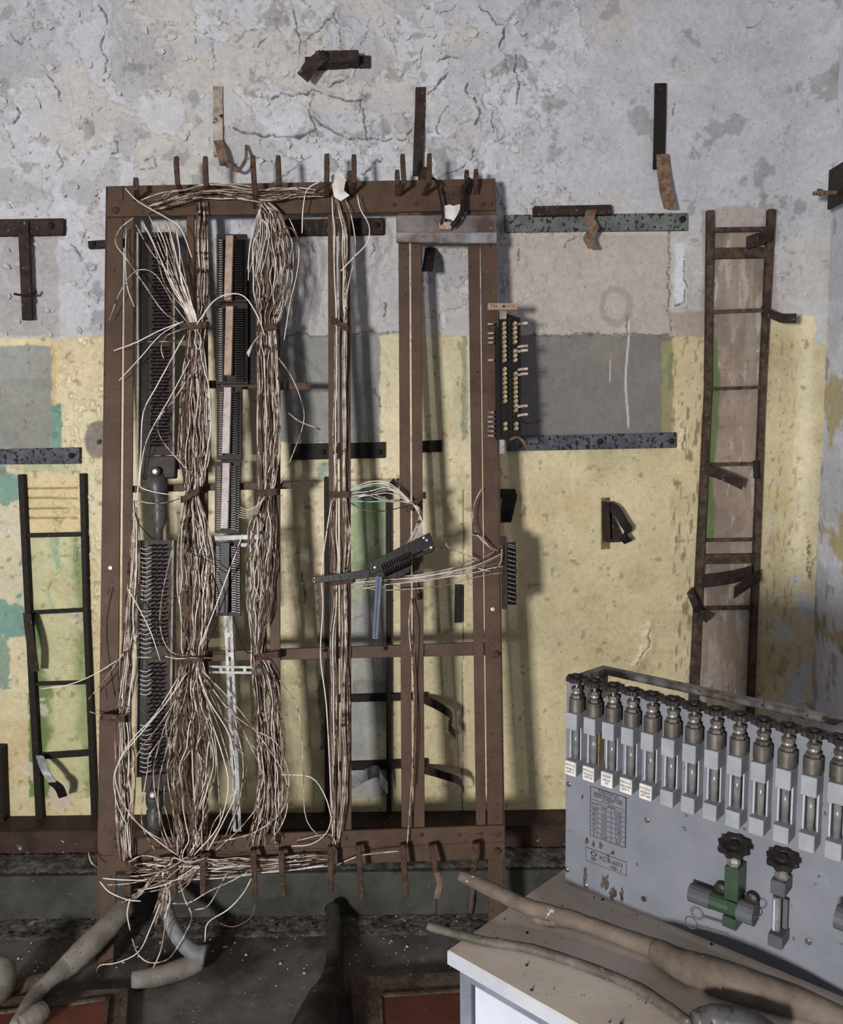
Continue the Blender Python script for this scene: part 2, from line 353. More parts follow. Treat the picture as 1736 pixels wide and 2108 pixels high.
def back_fn(X, Z):
    # the place of each wall point as the photo shows it, used only to lay out the patches of paint
    P = np.stack([X, np.full(X.shape, WALL_Y), Z - CAMZ], 1) @ np.array(RM)
    U = CX + FPX*P[:, 0]/-P[:, 2]; V = CY - FPX*P[:, 1]/-P[:, 2]
    w1 = fbm(X*9, Z*9, 1)-.5; w2 = fbm(X*9, Z*9, 2)-.5; w3 = fbm(X*45, Z*45, 3, 4)-.5; w4 = fbm(X*45, Z*45, 4, 4)-.5
    Uw = U + 26*w1 + 14*w3; Vw = V + 26*w2 + 14*w4
    Us = U + 9*w3; Vs = V + 9*w4
    n = X.size; C = np.empty((n, 3)); H = np.zeros(n); G = np.full(n, .85)
    def put(mask, c, rough=None):
        nonlocal C, G
        C = C*(1-mask[:, None]) + np.asarray(c)*mask[:, None]
        if rough is not None: G = G*(1-mask) + rough*mask
    def box(x0, y0, x1, y1, u=None, v=None, e=2.0):
        u = Us if u is None else u; v = Vs if v is None else v
        return ss(x0-e, x0+e, u)*(1-ss(x1-e, x1+e, u))*ss(y0-e, y0+e, v)*(1-ss(y1-e, y1+e, v))
    # --- white limewash over plaster
    C[:] = A(175, 175, 180)
    big = fbm(X*2.6, Z*2.6, 11, 5)
    put(ss(.46, .56, big)*.75, A(182, 177, 171))
    put(ss(.55, .75, fbm(X*1.3+4, Z*1.3, 12))*.6, A(184, 185, 194))
    # plates of paint
    f1, f2, idn = worley(X*15 + w1*2.6 + w3*.7, Z*12 + w2*2.6 + w4*.7, 21)
    edge = f2-f1
    mk = 1 - ss(1150, 1300, U + 60*w1)                 # peeling is strong on the left and middle
    mk = np.maximum(mk, .25)
    upper = 1 - ss(660, 700, Vs)
    H += upper*mk*(.0011*idn + .0035*ss(.35, 0, edge)*ss(.45, .7, idn))
    layer = fbm(X*6.5, Z*6.5, 31, 6)
    pl = ss(.53, .545, layer)*mk*upper                  # flaked off down to the next coat
    put(pl*.7, A(186, 187, 194)); H += upper*mk*.0035*np.exp(-((layer-.518)/.010)**2); H -= pl*.0026
    la2 = fbm(X*8+9, Z*8, 32, 6); pl2 = ss(.60, .612, la2)*upper*np.clip(mk+.1, 0, 1)
    put(pl2*.65, A(158, 157, 161)); H += upper*mk*.0028*np.exp(-((la2-.588)/.008)**2); H -= pl2*.0022
    ln = (1-ss(.0015, .004, np.abs(layer-.5285)))*ss(.48, .56, fbm(X*16, Z*16, 34, 3))*upper*mk; put(ln*.75, A(104, 96, 90)); H -= ln*.002  # thin shadows of the flake edges, painted as a dark line and slightly grooved
    ln = (1-ss(.0015, .004, np.abs(la2-.598)))*ss(.48, .56, fbm(X*16+3, Z*16, 39, 3))*upper*mk; put(ln*.7, A(104, 96, 90))  # same painted shadow line along the edges of the second coat
    pl3 = ss(.66, .70, fbm(X*12+9, Z*12, 33, 5))*upper
    put(pl3*.6, A(128, 126, 128)); H -= pl3*.001
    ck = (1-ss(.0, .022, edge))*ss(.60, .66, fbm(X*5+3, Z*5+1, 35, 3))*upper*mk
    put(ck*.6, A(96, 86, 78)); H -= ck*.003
    put(ss(.62, .8, fbm(X*60, Z*60, 36, 3))*ss(.5, .62, fbm(X*3, Z*3, 37))*.55*upper, A(120, 116, 114))
    # smoother dirtier zone round the racks' band
    dirt = ss(560, 680, V)*upper
    put(dirt*.28*ss(.4, .6, fbm(X*20, Z*5, 38)), A(140, 128, 116))
    # pale rectangles where cabinets hung
    put(box(1045, 482, 1383, 688)*.9, A(170, 160, 154), .8); put(box(470, 484, 835, 690)*.85, A(176, 172, 174), .7)
    put(box(-300, 485, 120, 690, Uw, Vw)*.6, A(150, 144, 140))
    put(box(1445, 425, 1600, 700, Uw, Vw)*.75, A(158, 146, 138))
    put(box(1390, 500, 1412, 625)*.9, A(196, 198, 206))
    ring = np.abs(np.hypot((U-1268)/1.0, (V-630)/1.25) - 28 - 8*w3)
    put((1-ss(3, 9, ring))*.45, A(128, 108, 98))
    # --- yellow oil paint below
    ytop = np.interp(U, [-200, 108, 110, 215, 830, 1000, 1380, 1450, 1600, 1700], [695, 695, 700, 690, 688, 690, 690, 688, 650, 650])
    yel = ss(-2, 2, Vs-ytop)
    ycol = A(200, 187, 150)[None, :]*(1-ss(.4, .65, fbm(X*2.2, Z*2.2, 41))[:, None]*.14) + 0
    put(yel, ycol, .38)
    yh = yel
    put(yel*ss(.56, .7, fbm(X*4+2, Z*4, 42))*.35, A(184, 158, 110))
    H += yel*(.0012*fbm(X*14, Z*9, 43)+.001)
    # small blisters and runs near the left strip
    bl = ss(.60, .72, fbm(X*70, Z*50, 44, 3))*box(110, 690, 218, 1320, U, V, 12)
    H += bl*.004; put(bl*.5, A(214, 204, 176), .2)
    lp = ss(.60, .612, fbm(X*11, Z*11+5, 45, 6))*yel*(box(-200, 930, 60, 1400, Uw, Vw, 8)*.9)
    # grey rectangles
    gm = 1+.25*(fbm(X*12, Z*12, 46)-.5)[:, None]
    put(box(1040, 690, 1384, 905)*1, A(112, 109, 106)*gm, .7)
    put(box(1362, 700, 1386, 895, Us, Vw)*.8, A(142, 136, 92)); put(box(1374, 730, 1386, 800, Us, Vw)*.6, A(96, 110, 84))
    put(box(-300, 712, 108, 925)*1, A(132, 132, 126)*gm, .7)
    put(box(-300, 712, 108, 780)*.5, A(146, 146, 142)*gm)
    put(box(106, 832, 128, 922)*1, A(96, 134, 120), .5); put(box(106, 712, 116, 835)*.8, A(190, 160, 104), .5)
    put(box(560, 690, 782, 912)*1, A(134, 134, 130)*gm, .7)
    put(box(950, 690, 962, 905, Us, Vs)*.8, A(120, 126, 104))
    put(box(1384, 640, 1450, 692, Uw, Vw)*.7, A(150, 132, 118))
    # strip right of the grey panel: rust scratches
    sc = ss(.60, .68, fbm(X*110, Z*22, 47, 3))*box(1384, 700, 1450, 1500, U, V, 8)
    put(sc*.7, A(110, 84, 62), .8)
    sc = ss(.62, .70, fbm(X*110, Z*22, 48, 3))*box(1570, 700, 1640, 1500, U, V, 12)
    put(sc*.5, A(130, 104, 74), .8)
    # drips
    for x, y0, y1, wd in ((1291, 655, 885, 2.2), (1258, 730, 790, 1.2), (755, 1200, 1640, 2.0), (740, 1260, 1300, 1.5)):
        d = np.abs(U - x - 3*np.sin(V*.03)); put((1-ss(wd*.5, wd*1.3, d))*(ss(y0, y0+8, V))*(1-ss(y1-8, y1, V))*.9, A(190, 186, 182)); 
    # teal under paint, left
    teal = ss(-4, 4, 48+30*np.sin(V*.012)+40*w1*2-U)*box(-300, 955, 300, 1310, Us, Vs)
    teal2 = ss(.50, .53, fbm(X*9+1, Z*9, 49, 5))
    put(teal*(.35+.6*teal2), A(98, 140, 128), .5); put(teal*(1-teal2)*.7, A(196, 184, 156))
    put(box(-300, 1310, 22, 1420, Uw, Vw)*.8, A(92, 130, 118)); 
    put(box(50, 950, 160, 975, Us, Vw)*.7, A(150, 156, 112))
    # left ladder: ochre and green strips
    inn = box(44, 978, 172, 1100, Us, Vs); put(inn*.8, A(200, 178, 128), .45)
    gl = box(60, 1100, 186, 1640, Us, Vs)
    put(gl*.85, A(178, 176, 132), .5)
    xr = np.interp(V, [1100, 1640], [150, 172]); xl = np.interp(V, [1100, 1640], [66, 92])
    gr = ss(-10, 12, U + 22*w1*2 - xr)*(.7+.3*ss(.4, .6, fbm(X*30, Z*8, 50))); put(gl*np.clip(gr, 0, 1)*.85, A(96, 122, 62), .5)
    gr = ss(-10, 8, xl + 14 + 22*w2*2 - U)*ss(1230, 1280, V); put(gl*np.clip(gr, 0, 1)*.9, A(88, 112, 52), .5)
    gr = box(105, 1105, 175, 1260, Uw, Vw, 10)*ss(.45, .6, fbm(X*22, Z*10, 51)); put(gr*.8, A(118, 152, 124), .5)
    # centre ladder strip
    cs = box(724, 1000, 800, 1230, Us, Vw); put(cs*.95, A(128, 150, 106), .5)
    put(cs*ss(.52, .6, fbm(X*14, Z*14, 52))*.8, A(158, 162, 134)); put(box(724, 995, 790, 1040, Us, Vw)*.7, A(104, 148, 122))
    put(box(724, 1225, 800, 1645, Us, Vw)*.95, A(146, 147, 145), .6)
    put(box(786, 1440, 800, 1600, Us, Vw)*.8, A(150, 156, 100))
    put(box(724, 1400, 800, 1440, Uw, Vw)*.6, A(112, 106, 100))
    put(box(650, 952, 676, 985, Uw, Vw)*.9, A(110, 138, 118))
    # torn brown patch left of it
    tp = ss(0, 3, U - (655 + 40*(fbm(X*0, Z*14, 53)-.5)))*box(600, 1180, 684, 1545, U, Vs); put(tp*.95, A(118, 104, 94), .85); H -= tp*.002
    # right ladder: bare timber coloured strip
    rl = ss(-3, 3, U - np.interp(V, [430, 1400], [1466, 1432]))*ss(-3, 3, np.interp(V, [430, 1400], [1584, 1548]) - U)*ss(470, 480, V)
    st = fbm(X*60, Z*6, 54, 4)
    put(rl*.95, A(140, 128, 118)*(1+.5*(st-.5))[:, None], .8)
    put(rl*ss(.5, .62, fbm(X*16, Z*5, 55))*.6, A(112, 98, 88)); put(rl*ss(.62, .68, fbm(X*50, Z*9, 56))*.8, A(176, 168, 160))
    put(rl*ss(.5, .56, fbm(X*7+3, Z*9, 57))*.35, A(158, 132, 112))
    gk = rl*ss(-3, 3, np.interp(V, [690, 790, 960], [1476, 1482, 1470]) + 10*w1*2 - U)*box(1400, 690, 1500, 1120, U, Vw); put(gk*.9, A(84, 104, 52), .5)
    # ragged edge towards the right corner: white under the yellow
    rg = ss(-3, 3, U + 40*w1 + 26*w3 - np.interp(V, [640, 1000, 1300, 1700], [1690, 1682, 1668, 1640])); put(rg*yh, A(180, 182, 190), .85); H -= rg*yh*.0015
    sp = ss(.64, .655, fbm(X*9+7, Z*6+2, 58, 6))*yh*ss(1560, 1640, U)*.9; put(sp, A(184, 186, 192), .8); H -= sp*.001
    lf = ss(.63, .642, fbm(X*10+7, Z*10+2, 59, 6))*yh*(1-ss(120, 240, U))*ss(925, 940, V); put(lf*.8, A(186, 178, 160)); H -= lf*.001
    # concrete hole patch
    hp = 1-ss(-2, 2, np.hypot((Us-205)/1.0, (Vs-905)/1.25)-30); put(hp, A(132, 124, 118)*(1+.4*(fbm(X*60, Z*60, 60)-.5))[:, None], .9); H -= hp*.004
    hp = 1-ss(-2, 2, np.hypot((Us-203)*1.0, (Vs-908)*1.2)-5); put(hp, A(40, 32, 30)); H -= hp*.012
    # rust run
    put((1-ss(3, 8, np.abs(U-925-4*w3*4)))*ss(1480, 1500, V)*(1-ss(1570, 1590, V))*.5, A(150, 96, 64))
    # general dirt blotches and pits on yellow
    put(yh*ss(.70, .76, fbm(X*40, Z*40, 61, 4))*.55, A(120, 100, 70), .8)
    put(yh*ss(.60, .78, fbm(X*7, Z*7+11, 62, 4))*.3, A(150, 130, 90))
    # big cracks with raised lips
    for pts, wd in CRACKS:
        xs = [p[0] for p in pts]; ys = [p[1] for p in pts]
        m = (U > min(xs)-30) & (U < max(xs)+30) & (V > min(ys)-30) & (V < max(ys)+30)
        if not m.any(): continue
        j = np.nonzero(m)[0]
        q = .12 if wd == 1.21 else 1.0
        d = seg_dist(U[j]+q*(14*w3[j]+4*w1[j]), V[j]+q*(14*w4[j]+4*w2[j]), pts)
        if wd > 1.5: H[j] += .006*np.exp(-(d/11)**2)
        wv = wd*(.25+1.0*fbm(X[j]*30, Z[j]*30, 91, 3)); k = 1-ss(wv*.6, wv*1.2+.3, d); H[j] -= .006*k; C[j] = C[j]*(1-k[:, None]*.85) + A(70, 60, 54)*k[:, None]*.85
    # a soft bulge of the plaster and the lifted sheet
    H += .012*np.exp(-(((U-600)/70)**2 + ((V-245)/26)**2)) + .010*np.exp(-(((U-790)/80)**2 + ((V-250)/30)**2))
    H += .006*(fbm(X*3, Z*3, 70, 3)-.5) + .0018*(fbm(X*28, Z*28, 71, 3)-.5)
    # rounded corner towards the right wall
    H += .05*np.clip((X-1.15)/.10, 0, 1)**2.2
    return H, C, np.clip(G, .2, .95)
RX = 1.25
def flakes(n, seed, x0, x1, y0, y1, c, label, smin=.007, smax=.022):
    r = random.Random(seed); mb = MB()
    for i in range(n):
        p = WP.pt(r.uniform(x0, x1), r.uniform(y0, y1), .0015); sz = r.uniform(smin, smax)*r.uniform(.6, 1); th = r.gauss(-.6, .9)
        a = Vector((math.cos(th), 0, math.sin(th))); b = Vector((-math.sin(th), 0, math.cos(th))); curl = r.uniform(.08, .32); m = r.randint(4, 6)
        rim = []
        for k in range(m):
            t = 2*math.pi*k/m; q = sz*r.uniform(.5, 1.3); u, v = q*math.cos(t), q*.7*math.sin(t)
            rim.append((u, v))
        vs = []
        for sc in (0, .55, 1):
            for u, v in (rim if sc else [(0, 0)]):
                u2, v2 = u*sc, v*sc; h = curl*(u2+sz)**2/(sz*3)
                vs.append(p + a*u2 + b*v2 + Vector((0, -h, 0)))
        fs = [(0, 1+k, 1+(k+1) % m) for k in range(m)] + [(1+k, 1+m+k, 1+m+(k+1) % m, 1+(k+1) % m) for k in range(m)]
        mb.add(vs, fs)
    o = mb.build('paint_flakes', mat('flake_paint', *c, scale=30, rough=.85, bump=.1)); md = o.modifiers.new('thick', 'SOLIDIFY'); md.thickness = .0008
    return tag(o, label, 'paint flakes', kind='stuff')
flakes(150, 21, -20, 1080, 0, 350, ((180, 178, 180), (188, 184, 180)), 'curled white paint flakes peeling off the upper left wall')
flakes(45, 22, 0, 210, 360, 690, ((176, 174, 176), (160, 156, 152)), 'curled grey white flakes beside the T shaped bracket', .006, .018)
flakes(26, 23, 1560, 1690, 700, 1290, ((190, 190, 192), (170, 166, 160)), 'small curled white flakes along the right wall corner', .005, .014)
grid_wall('wall_back', -2.3, RX, 0, 3.3, .0034, back_fn, lambda X, Z, H: np.stack([X, WALL_Y - H, Z], 1))
def right_fn(X, Z):
    C = np.empty((X.size, 3)); C[:] = A(204, 206, 216); G = np.full(X.size, .85)
    n1 = fbm(X*4, Z*4, 81, 6); n2 = fbm(X*30, Z*12, 82, 5)
    m = ss(.52, .56, n1)*.6; C = C*(1-m[:, None]) + A(176, 178, 186)*m[:, None]
    low = ss(1.9, 1.86, Z + .1*(n2-.5)); m = low*ss(.57, .60, fbm(X*9+2, Z*7, 83, 5))*ss(.55, .25, 2.55-X)*.9
    C = C*(1-m[:, None]) + A(176, 162, 122)*m[:, None]
    m = ss(.64, .68, n2)*.6; C = C*(1-m[:, None]) + A(112, 108, 108)*m[:, None]
    m = 1-ss(.0015, .004, np.abs(Z-1.815+.01*(n2-.5)))*1.0; C = C*(1-m[:, None]*.7) + A(80, 72, 70)*m[:, None]*.7
    return .006*(n1-.5)+.002*n2, C, G
grid_wall('wall_right', -2.2, WALL_Y, 0, 3.3, .012, right_fn, lambda X, Z, H: np.stack([RX - H, X, Z], 1))
def struct(name, mb, m): o = mb.build(name, m); o['kind'] = 'structure'; return o
struct('floor', MB().abox(-2.4, 1.35, -2.3, 2.65, -.1, 0), M['floor'])
struct('ceiling', MB().abox(-2.4, 1.35, -2.3, 2.65, 3.3, 3.4), M['plain'])
struct('wall_left', MB().abox(-2.4, -2.3, -2.3, 2.55, 0, 3.3), M['plain'])
# skirting and the low concrete plinth along the wall
b = MB(); b.prism([(-2.3, 2.44, 0), (-2.3, 2.545, 0), (-2.3, 2.545, .235), (-2.3, 2.455, .228)], (3.5, 0, 0)); struct('baseboard_back', b, M['skirt'])
b = MB(); b.prism([(-2.3, 2.338, 0), (-2.3, 2.44, 0), (-2.3, 2.44, .158), (-2.3, 2.335, .146)], (3.54, 0, 0)); struct('trim_1', b, M['plinth'])
b = MB()
random.seed(5)
def lump_strip(b, x0, x1, y0, y1, z, amp, nx, ny):
    vs = []; 
    for i in range(nx+1):
        for j in range(ny+1):
            x = x0+(x1-x0)*i/nx; y = y0+(y1-y0)*j/ny
            vs.append((x+random.uniform(-.003, .003), y + random.uniform(-.006, .006), z + random.uniform(0, amp)*(1 if 0 < j < ny else .1)))
    fs = [(i*(ny+1)+j, (i+1)*(ny+1)+j, (i+1)*(ny+1)+j+1, i*(ny+1)+j+1) for i in range(nx) for j in range(ny)]
    b.add(vs, fs)
lump_strip(b, -2.25, 1.2, 2.332, 2.442, .158, .006, 520, 12)
tag(b.build('dust_drift', M['dust'], smooth=True), 'crumbled grey plaster dust lying along the ledge at the foot of the wall', 'dust', kind='stuff')
b = MB(); lump_strip(b, -2.25, .9, 2.24, 2.345, .0005, .0045, 500, 16)
tag(b.build('rubble_drift', M['dust'], smooth=True), 'dusty plaster rubble on the floor in front of the grey green plinth', 'rubble', kind='stuff')

# ------------------------------------------------------------------ wall ironwork
WN = WP.n
def wall_bar(name, c, mkey, label, cat, off=.014, th=.014, bolts=(), group=None, extra=None):
    t = thing(name, WP.pt(sum(p[0] for p in c)/4, max(p[1] for p in c), 0), label, cat, group)
    pq(WP, c, off, th).build('bar', M[mkey], t, bevel=.0015)
    for x, y in bolts:
        MB().lathe(WP.pt(x, y, off), WN, [(.0095, 0), (.0095, .006), (.005, .008), (.005, .013), (.001, .0135)], 8).build('bolt', M['rust_dark'], t)
    if extra: extra(t)
    return t
def wribbon(pts, hw, t, P=WP):          # bent strap: (x, y, off) stations and a half width in metres, horizontal width
    return MB().ribbon(catmull([P.pt(x, y, o) for x, y, o in pts], 5), hw, t)

wall_bar('wall_bar', [(1040, 442), (1417, 438), (1417, 474), (1040, 478)], 'bar_green', 'long grey green flat bar across the wall right of the rack top', 'metal bar', off=.012, bolts=[(1405, 452)])
def ex(t):
    wribbon([(1218, 432, .03), (1214, 450, .05), (1222, 470, .055), (1212, 490, .06), (1222, 512, .05)], Vector((.016, 0, 0)), .003).build('strap', M['rust_tan'], t)
wall_bar('wall_bracket', [(1099, 424), (1260, 421), (1260, 441), (1099, 444)], 'rust', 'rusty angle bracket with a curled strap above the grey green bar', 'bracket', off=.032, th=.03, extra=ex)
def ex(t):
    pq(WP, [(36, 455), (58, 455), (66, 658), (45, 659)], .03, .012).build('hanging_arm', M['rust'], t, bevel=.001)
    MB().tube([WP.pt(30, 605, .03), WP.pt(45, 608, .045), WP.pt(68, 607, .04), WP.pt(75, 600, .03)], .004, 6).build('bolt', M['rust_dark'], t)
wall_bar('wall_bracket', [(-60, 452), (130, 449), (130, 483), (-60, 486)], 'rust', 'rust flecked bar with a hanging T arm at the upper left wall edge', 'bracket', off=.02, th=.02, bolts=[(106, 465)], extra=ex)
wall_bar('wall_bar', [(180, 496), (262, 490), (262, 508), (182, 512)], 'rust_dark', 'short dark bar stub reaching out behind the left rack post', 'metal bar', bolts=[(191, 503)])
wall_bar('wall_bar', [(585, 452), (790, 448), (790, 482), (585, 485)], 'rust', 'dark rusty bar behind the upper middle of the rack', 'metal bar', off=.02, th=.02, bolts=[(776, 464)])
wall_bar('wall_bar', [(-60, 926), (163, 921), (163, 955), (-60, 957)], 'bar_blue', 'pitted blue grey bar low on the left wall above the cable ladder', 'metal bar', off=.02, th=.02, bolts=[(148, 938)])
wall_bar('wall_bar', [(600, 914), (792, 910), (792, 943), (600, 947)], 'rust_dark', 'dark flat bar seen behind the rack middle below the grey patch', 'metal bar', off=.018, th=.018, bolts=[(780, 930), (665, 930)])
wall_bar('wall_bar', [(865, 908), (910, 906), (910, 930), (865, 932)], 'rust_dark', 'short dark plate between the two right rack uprights', 'metal bar', off=.02, th=.02)
wall_bar('wall_bar', [(1045, 899), (1392, 890), (1392, 922), (1045, 929)], 'bar_blue', 'long blue grey bar under the grey patch right of the rack', 'metal bar', off=.02, th=.02, bolts=[(1382, 908), (1235, 909)])

def strap_v(pts, w0, label, mk='rust', more=None):
    t = thing('wall_strap', WP.pt(pts[-1][0], pts[-1][1], 0), label, 'strap')
    MB().ribbon([WP.pt(x, y, o) for x, y, o in pts], Vector((w0, 0, 0)), .006).build('bar', M[mk], t)
    if more: more(t)
def ex(t):
    MB().ribbon(catmull([WP.pt(449, 290, .01), WP.pt(455, 310, .035), WP.pt(462, 341, .04)], 4), Vector((.014, 0, 0)), .004).build('lower_strap', M['rust_tan'], t)
    MB().tube(catmull([WP.pt(463, 325, .02), WP.pt(485, 352, .06), WP.pt(505, 330, .05), WP.pt(507, 300, .01)], 5), .005, 6).build('curl', M['rust_tan'], t)
strap_v([(449, 178, .006), (449, 260, .008), (450, 322, .008)], .0145, 'whitewashed strap set upright in the wall over the third rack hook', 'white_strap', ex)
def ex(t):
    MB().ribbon(catmull([WP.pt(868, 345, .012), WP.pt(872, 365, .05), WP.pt(870, 385, .09)], 4), Vector((.016, 0, 0)), .005).build('bent_end', M['hook'], t)
strap_v([(866, 180, .006), (865, 230, .008), (862, 300, .008), (860, 362, .008)], .0155, 'rusty upright strap set in the wall behind the rack top', 'rust', ex)
def ex(t):
    MB().ribbon(catmull([WP.pt(1364, 318, .02), WP.pt(1366, 350, .03), WP.pt(1372, 395, .05), WP.pt(1381, 430, .045)], 5), Vector((.019, 0, 0)), .005).build('bent_end', M['rust_tan'], t)
    MB().lathe(WP.pt(1361, 184, .012), WN, [(.007, 0), (.007, .004), (.002, .006)], 10).build('bolt', M['rust'], t)
strap_v([(1360, 172, .012), (1359, 240, .014), (1357, 320, .014), (1356, 348, .014)], .0175, 'black upright strap with a tan bent end high on the right wall part', 'rust_dark', ex)

t = thing('wall_clamp', WP.pt(690, 165, 0), 'rusty clamp bracket with a hanging lug high above the rack', 'bracket')
pq(WP, [(628, 117), (762, 114), (762, 138), (628, 139)], .012, .012).build('base_plate', M['rust'], t)
pq(WP, [(649, 104), (738, 102), (738, 124), (649, 130)], .055, .055).build('channel', M['rust'], t, bevel=.002)
MB().ribbon([WP.pt(668, 112, .062), WP.pt(640, 135, .062), WP.pt(623, 160, .06)], Vector((.0145, 0, -.0125)), .005).build('lug', M['rust'], t)
MB().lathe(WP.pt(667, 113, .062), WN, [(.012, 0), (.012, .006), (.006, .008), (.006, .014), (.001, .015)], 6).build('bolt', M['rust_dark'], t)

t = thing('wall_clamp', WP.pt(1255, 1130, 0), 'small triangular clip bracket alone on the yellow wall', 'bracket')
pq(WP, [(1238, 1025), (1256, 1024), (1256, 1130), (1238, 1131)], .004, .004).build('back_plate', M['rust_tan'], t)
MB().prism([WP.pt(1240, 1032, .006), WP.pt(1252, 1040, .05), WP.pt(1254, 1112, .055), WP.pt(1241, 1114, .006)], (.004, 0, 0)).build('web', M['rust'], t)
pq(WP, [(1250, 1040), (1262, 1060), (1280, 1100), (1278, 1116), (1252, 1117)], .02, .018).build('gusset', M['rust'], t)
MB().ribbon(catmull([WP.pt(1250, 1036, .03), WP.pt(1268, 1048, .04), WP.pt(1284, 1075, .05), WP.pt(1294, 1092, .05), WP.pt(1284, 1104, .06), WP.pt(1294, 1116, .05)], 5), Vector((.013, 0, .006)), .004).build('strap', M['rust_dark'], t)

# bracket on the right wall
t = thing('wall_bracket', (RX-.01, 2.32, 1.99), 'dark plate bracket with a wing bolt on the right hand wall', 'bracket')
PR = Plane((RX-.055, 0, 0), (-1, 0, 0))
a = PR.pt(1706, 350); c = PR.pt(1700, 434)
yy = PR.pt(1740, 390).y
MB().prism([(RX-.055, a.y, a.z), (RX-.055, a.y-.25, a.z+.0), (RX-.055, a.y-.25, c.z-.0), (RX-.055, a.y, c.z)], (.012, 0, 0)).build('plate', M['block'], t, bevel=.003)
MB().abox(RX-.045, RX, a.y-.16, a.y-.10, c.z+.03, a.z-.03).build('stand_off', M['rust_dark'], t)
mz = (a.z+c.z)/2
MB().tube([(RX-.05, a.y-.05, mz-.02), (RX-.12, a.y-.05, mz-.022)], .006, 8).build('bolt', M['rust_tan'], t)
MB().box((RX-.10, a.y-.05, mz-.02), (.004, 0, 0), (0, .014, .006), (0, -.003, .008)).build('wing_nut', M['rust_tan'], t)

# ------------------------------------------------------------------ cable ladders on the wall
def ladder(label, rails, rungs, mk, rail_off=.024, tabs=(), loc=None):
    (a, b2) = rails
    t = thing('cable_ladder', WP.pt(*loc) if loc else WP.pt(a[2][0], a[2][1], 0), label, 'cable ladder')
    for c in rails: pq(WP, c, rail_off, rail_off-.002).build('rail', M[mk], t, bevel=.001)
    for x0, y0, x1, y1, h in rungs:
        pq(WP, [(x0, y0-h/2), (x1, y1-h/2), (x1, y1+h/2), (x0, y0+h/2)], rail_off-.004, .006 if h < 14 else .015).build('rung', M[mk], t)
    for pts, hw in tabs:
        MB().ribbon(catmull([WP.pt(x, y, o) for x, y, o in pts], 5), Vector(hw), .004).build('strap', M['rust'], t)
    return t
ladder('tall rusty cable ladder running down the right part of the wall',
  ([(1458, 432), (1471, 432), (1466, 800), (1431, 1600), (1414, 1600), (1454, 800)], [(1584, 430), (1598, 430), (1578, 800), (1550, 1600), (1536, 1600), (1567, 800)]),
  [(1472, 473, 1584, 471, 10), (1470, 521, 1580, 519, 22), (1464, 642, 1574, 638, 8), (1460, 801, 1568, 797, 7), (1452, 957, 1560, 955, 8), (1444, 1113, 1552, 1111, 7), (1444, 1152, 1552, 1150, 20), (1440, 1253, 1550, 1251, 8)],
  'ladder_brown', tabs=[
   ([(1537, 500, .06), (1560, 492, .06), (1590, 482, .045)], (0, 0, .018)), ([(1568, 640, .045), (1585, 645, .07), (1610, 655, .1), (1640, 655, .12)], (0, 0, .014)),
   ([(1456, 968, .045), (1490, 980, .07), (1530, 998, .08)], (.003, 0, .015)), ([(1556, 948, .045), (1557, 985, .05)], (.008, 0, 0)),
   ([(1445, 1198, .05), (1500, 1190, .055), (1548, 1178, .045)], (0, 0, .02)), ([(1512, 1220, .09), (1540, 1200, .08), (1565, 1185, .045)], (.0, 0, .018)),
   ([(1420, 1215, .045), (1430, 1240, .07), (1440, 1262, .06), (1460, 1276, .07)], (.008, 0, .01))])
ladder('cable ladder with green paint between its rails at the lower left',
  ([(36, 977), (48, 977), (62, 1250), (95, 1800), (79, 1800), (50, 1250)], [(163, 975), (174, 975), (180, 1250), (204, 1800), (192, 1800), (170, 1250)]),
  [(46, 1103, 166, 1100, 9), (56, 1262, 172, 1256, 8), (62, 1409, 184, 1405, 7), (72, 1558, 190, 1550, 12)], 'rust_dark', tabs=[
   ([(56, 1262, .045), (60, 1300, .07), (66, 1340, .075), (72, 1382, .06)], (.013, 0, 0))])
t = thing('wall_strap', WP.pt(110, 1630, 0), 'grey strap hanging from the lowest rung of the left cable ladder', 'strap')
MB().ribbon(catmull([WP.pt(82, 1556, .045), WP.pt(92, 1585, .09), WP.pt(108, 1610, .10)], 5), Vector((.013, 0, 0)), .004).build('bar', M['galv'], t)
MB().ribbon(catmull([WP.pt(108, 1610, .10), WP.pt(122, 1622, .09), WP.pt(130, 1640, .06)], 4), Vector((.014, 0, .004)), .004).build('bent_end', M['rust_dark'], t)
ladder('cable ladder in the shadow behind the middle of the rack',
  ([(667, 982), (676, 982), (679, 1700), (669, 1700)], [(794, 1012), (805, 1012), (806, 1700), (796, 1700)]),
  [(676, 1022, 795, 1018, 8), (676, 1440, 880, 1434, 14), (676, 1580, 880, 1572, 16)], 'rust_dark', tabs=[
   ([(874, 1440, .04), (905, 1455, .10), (930, 1475, .12), (925, 1495, .11), (938, 1512, .10)], (0, 0, .014)), ([(874, 1585, .04), (910, 1595, .09), (945, 1608, .11), (956, 1628, .11)], (0, 0, .013)),
   ([(806, 990, .04), (812, 1005, .03)], (.008, 0, .008))])
t = thing('cable_ladder', WP.pt(2, 1790, 0), 'dark rail of another cable ladder at the far left edge', 'cable ladder')
pq(WP, [(-12, 1540), (3, 1540), (12, 1800), (-6, 1800)], .04, .038).build('rail', M['rust_dark'], t)
pq(WP, [(-110, 1540), (-98, 1540), (-90, 1800), (-104, 1800)], .04, .038).build('rail', M['rust_dark'], t)
for y in (1580, 1640, 1760): pq(WP, rect(-100, y, 0, y+9), .032, .006).build('rung', M['rust_dark'], t)
t = thing('wall_strap', WP.pt(945, 1285, 0), 'dark narrow plate on the yellow wall between the right uprights', 'metal bar')
pq(WP, [(937, 1205), (952, 1205), (951, 1282), (936, 1282)], .02, .018).build('plate', M['rust_dark'], t)
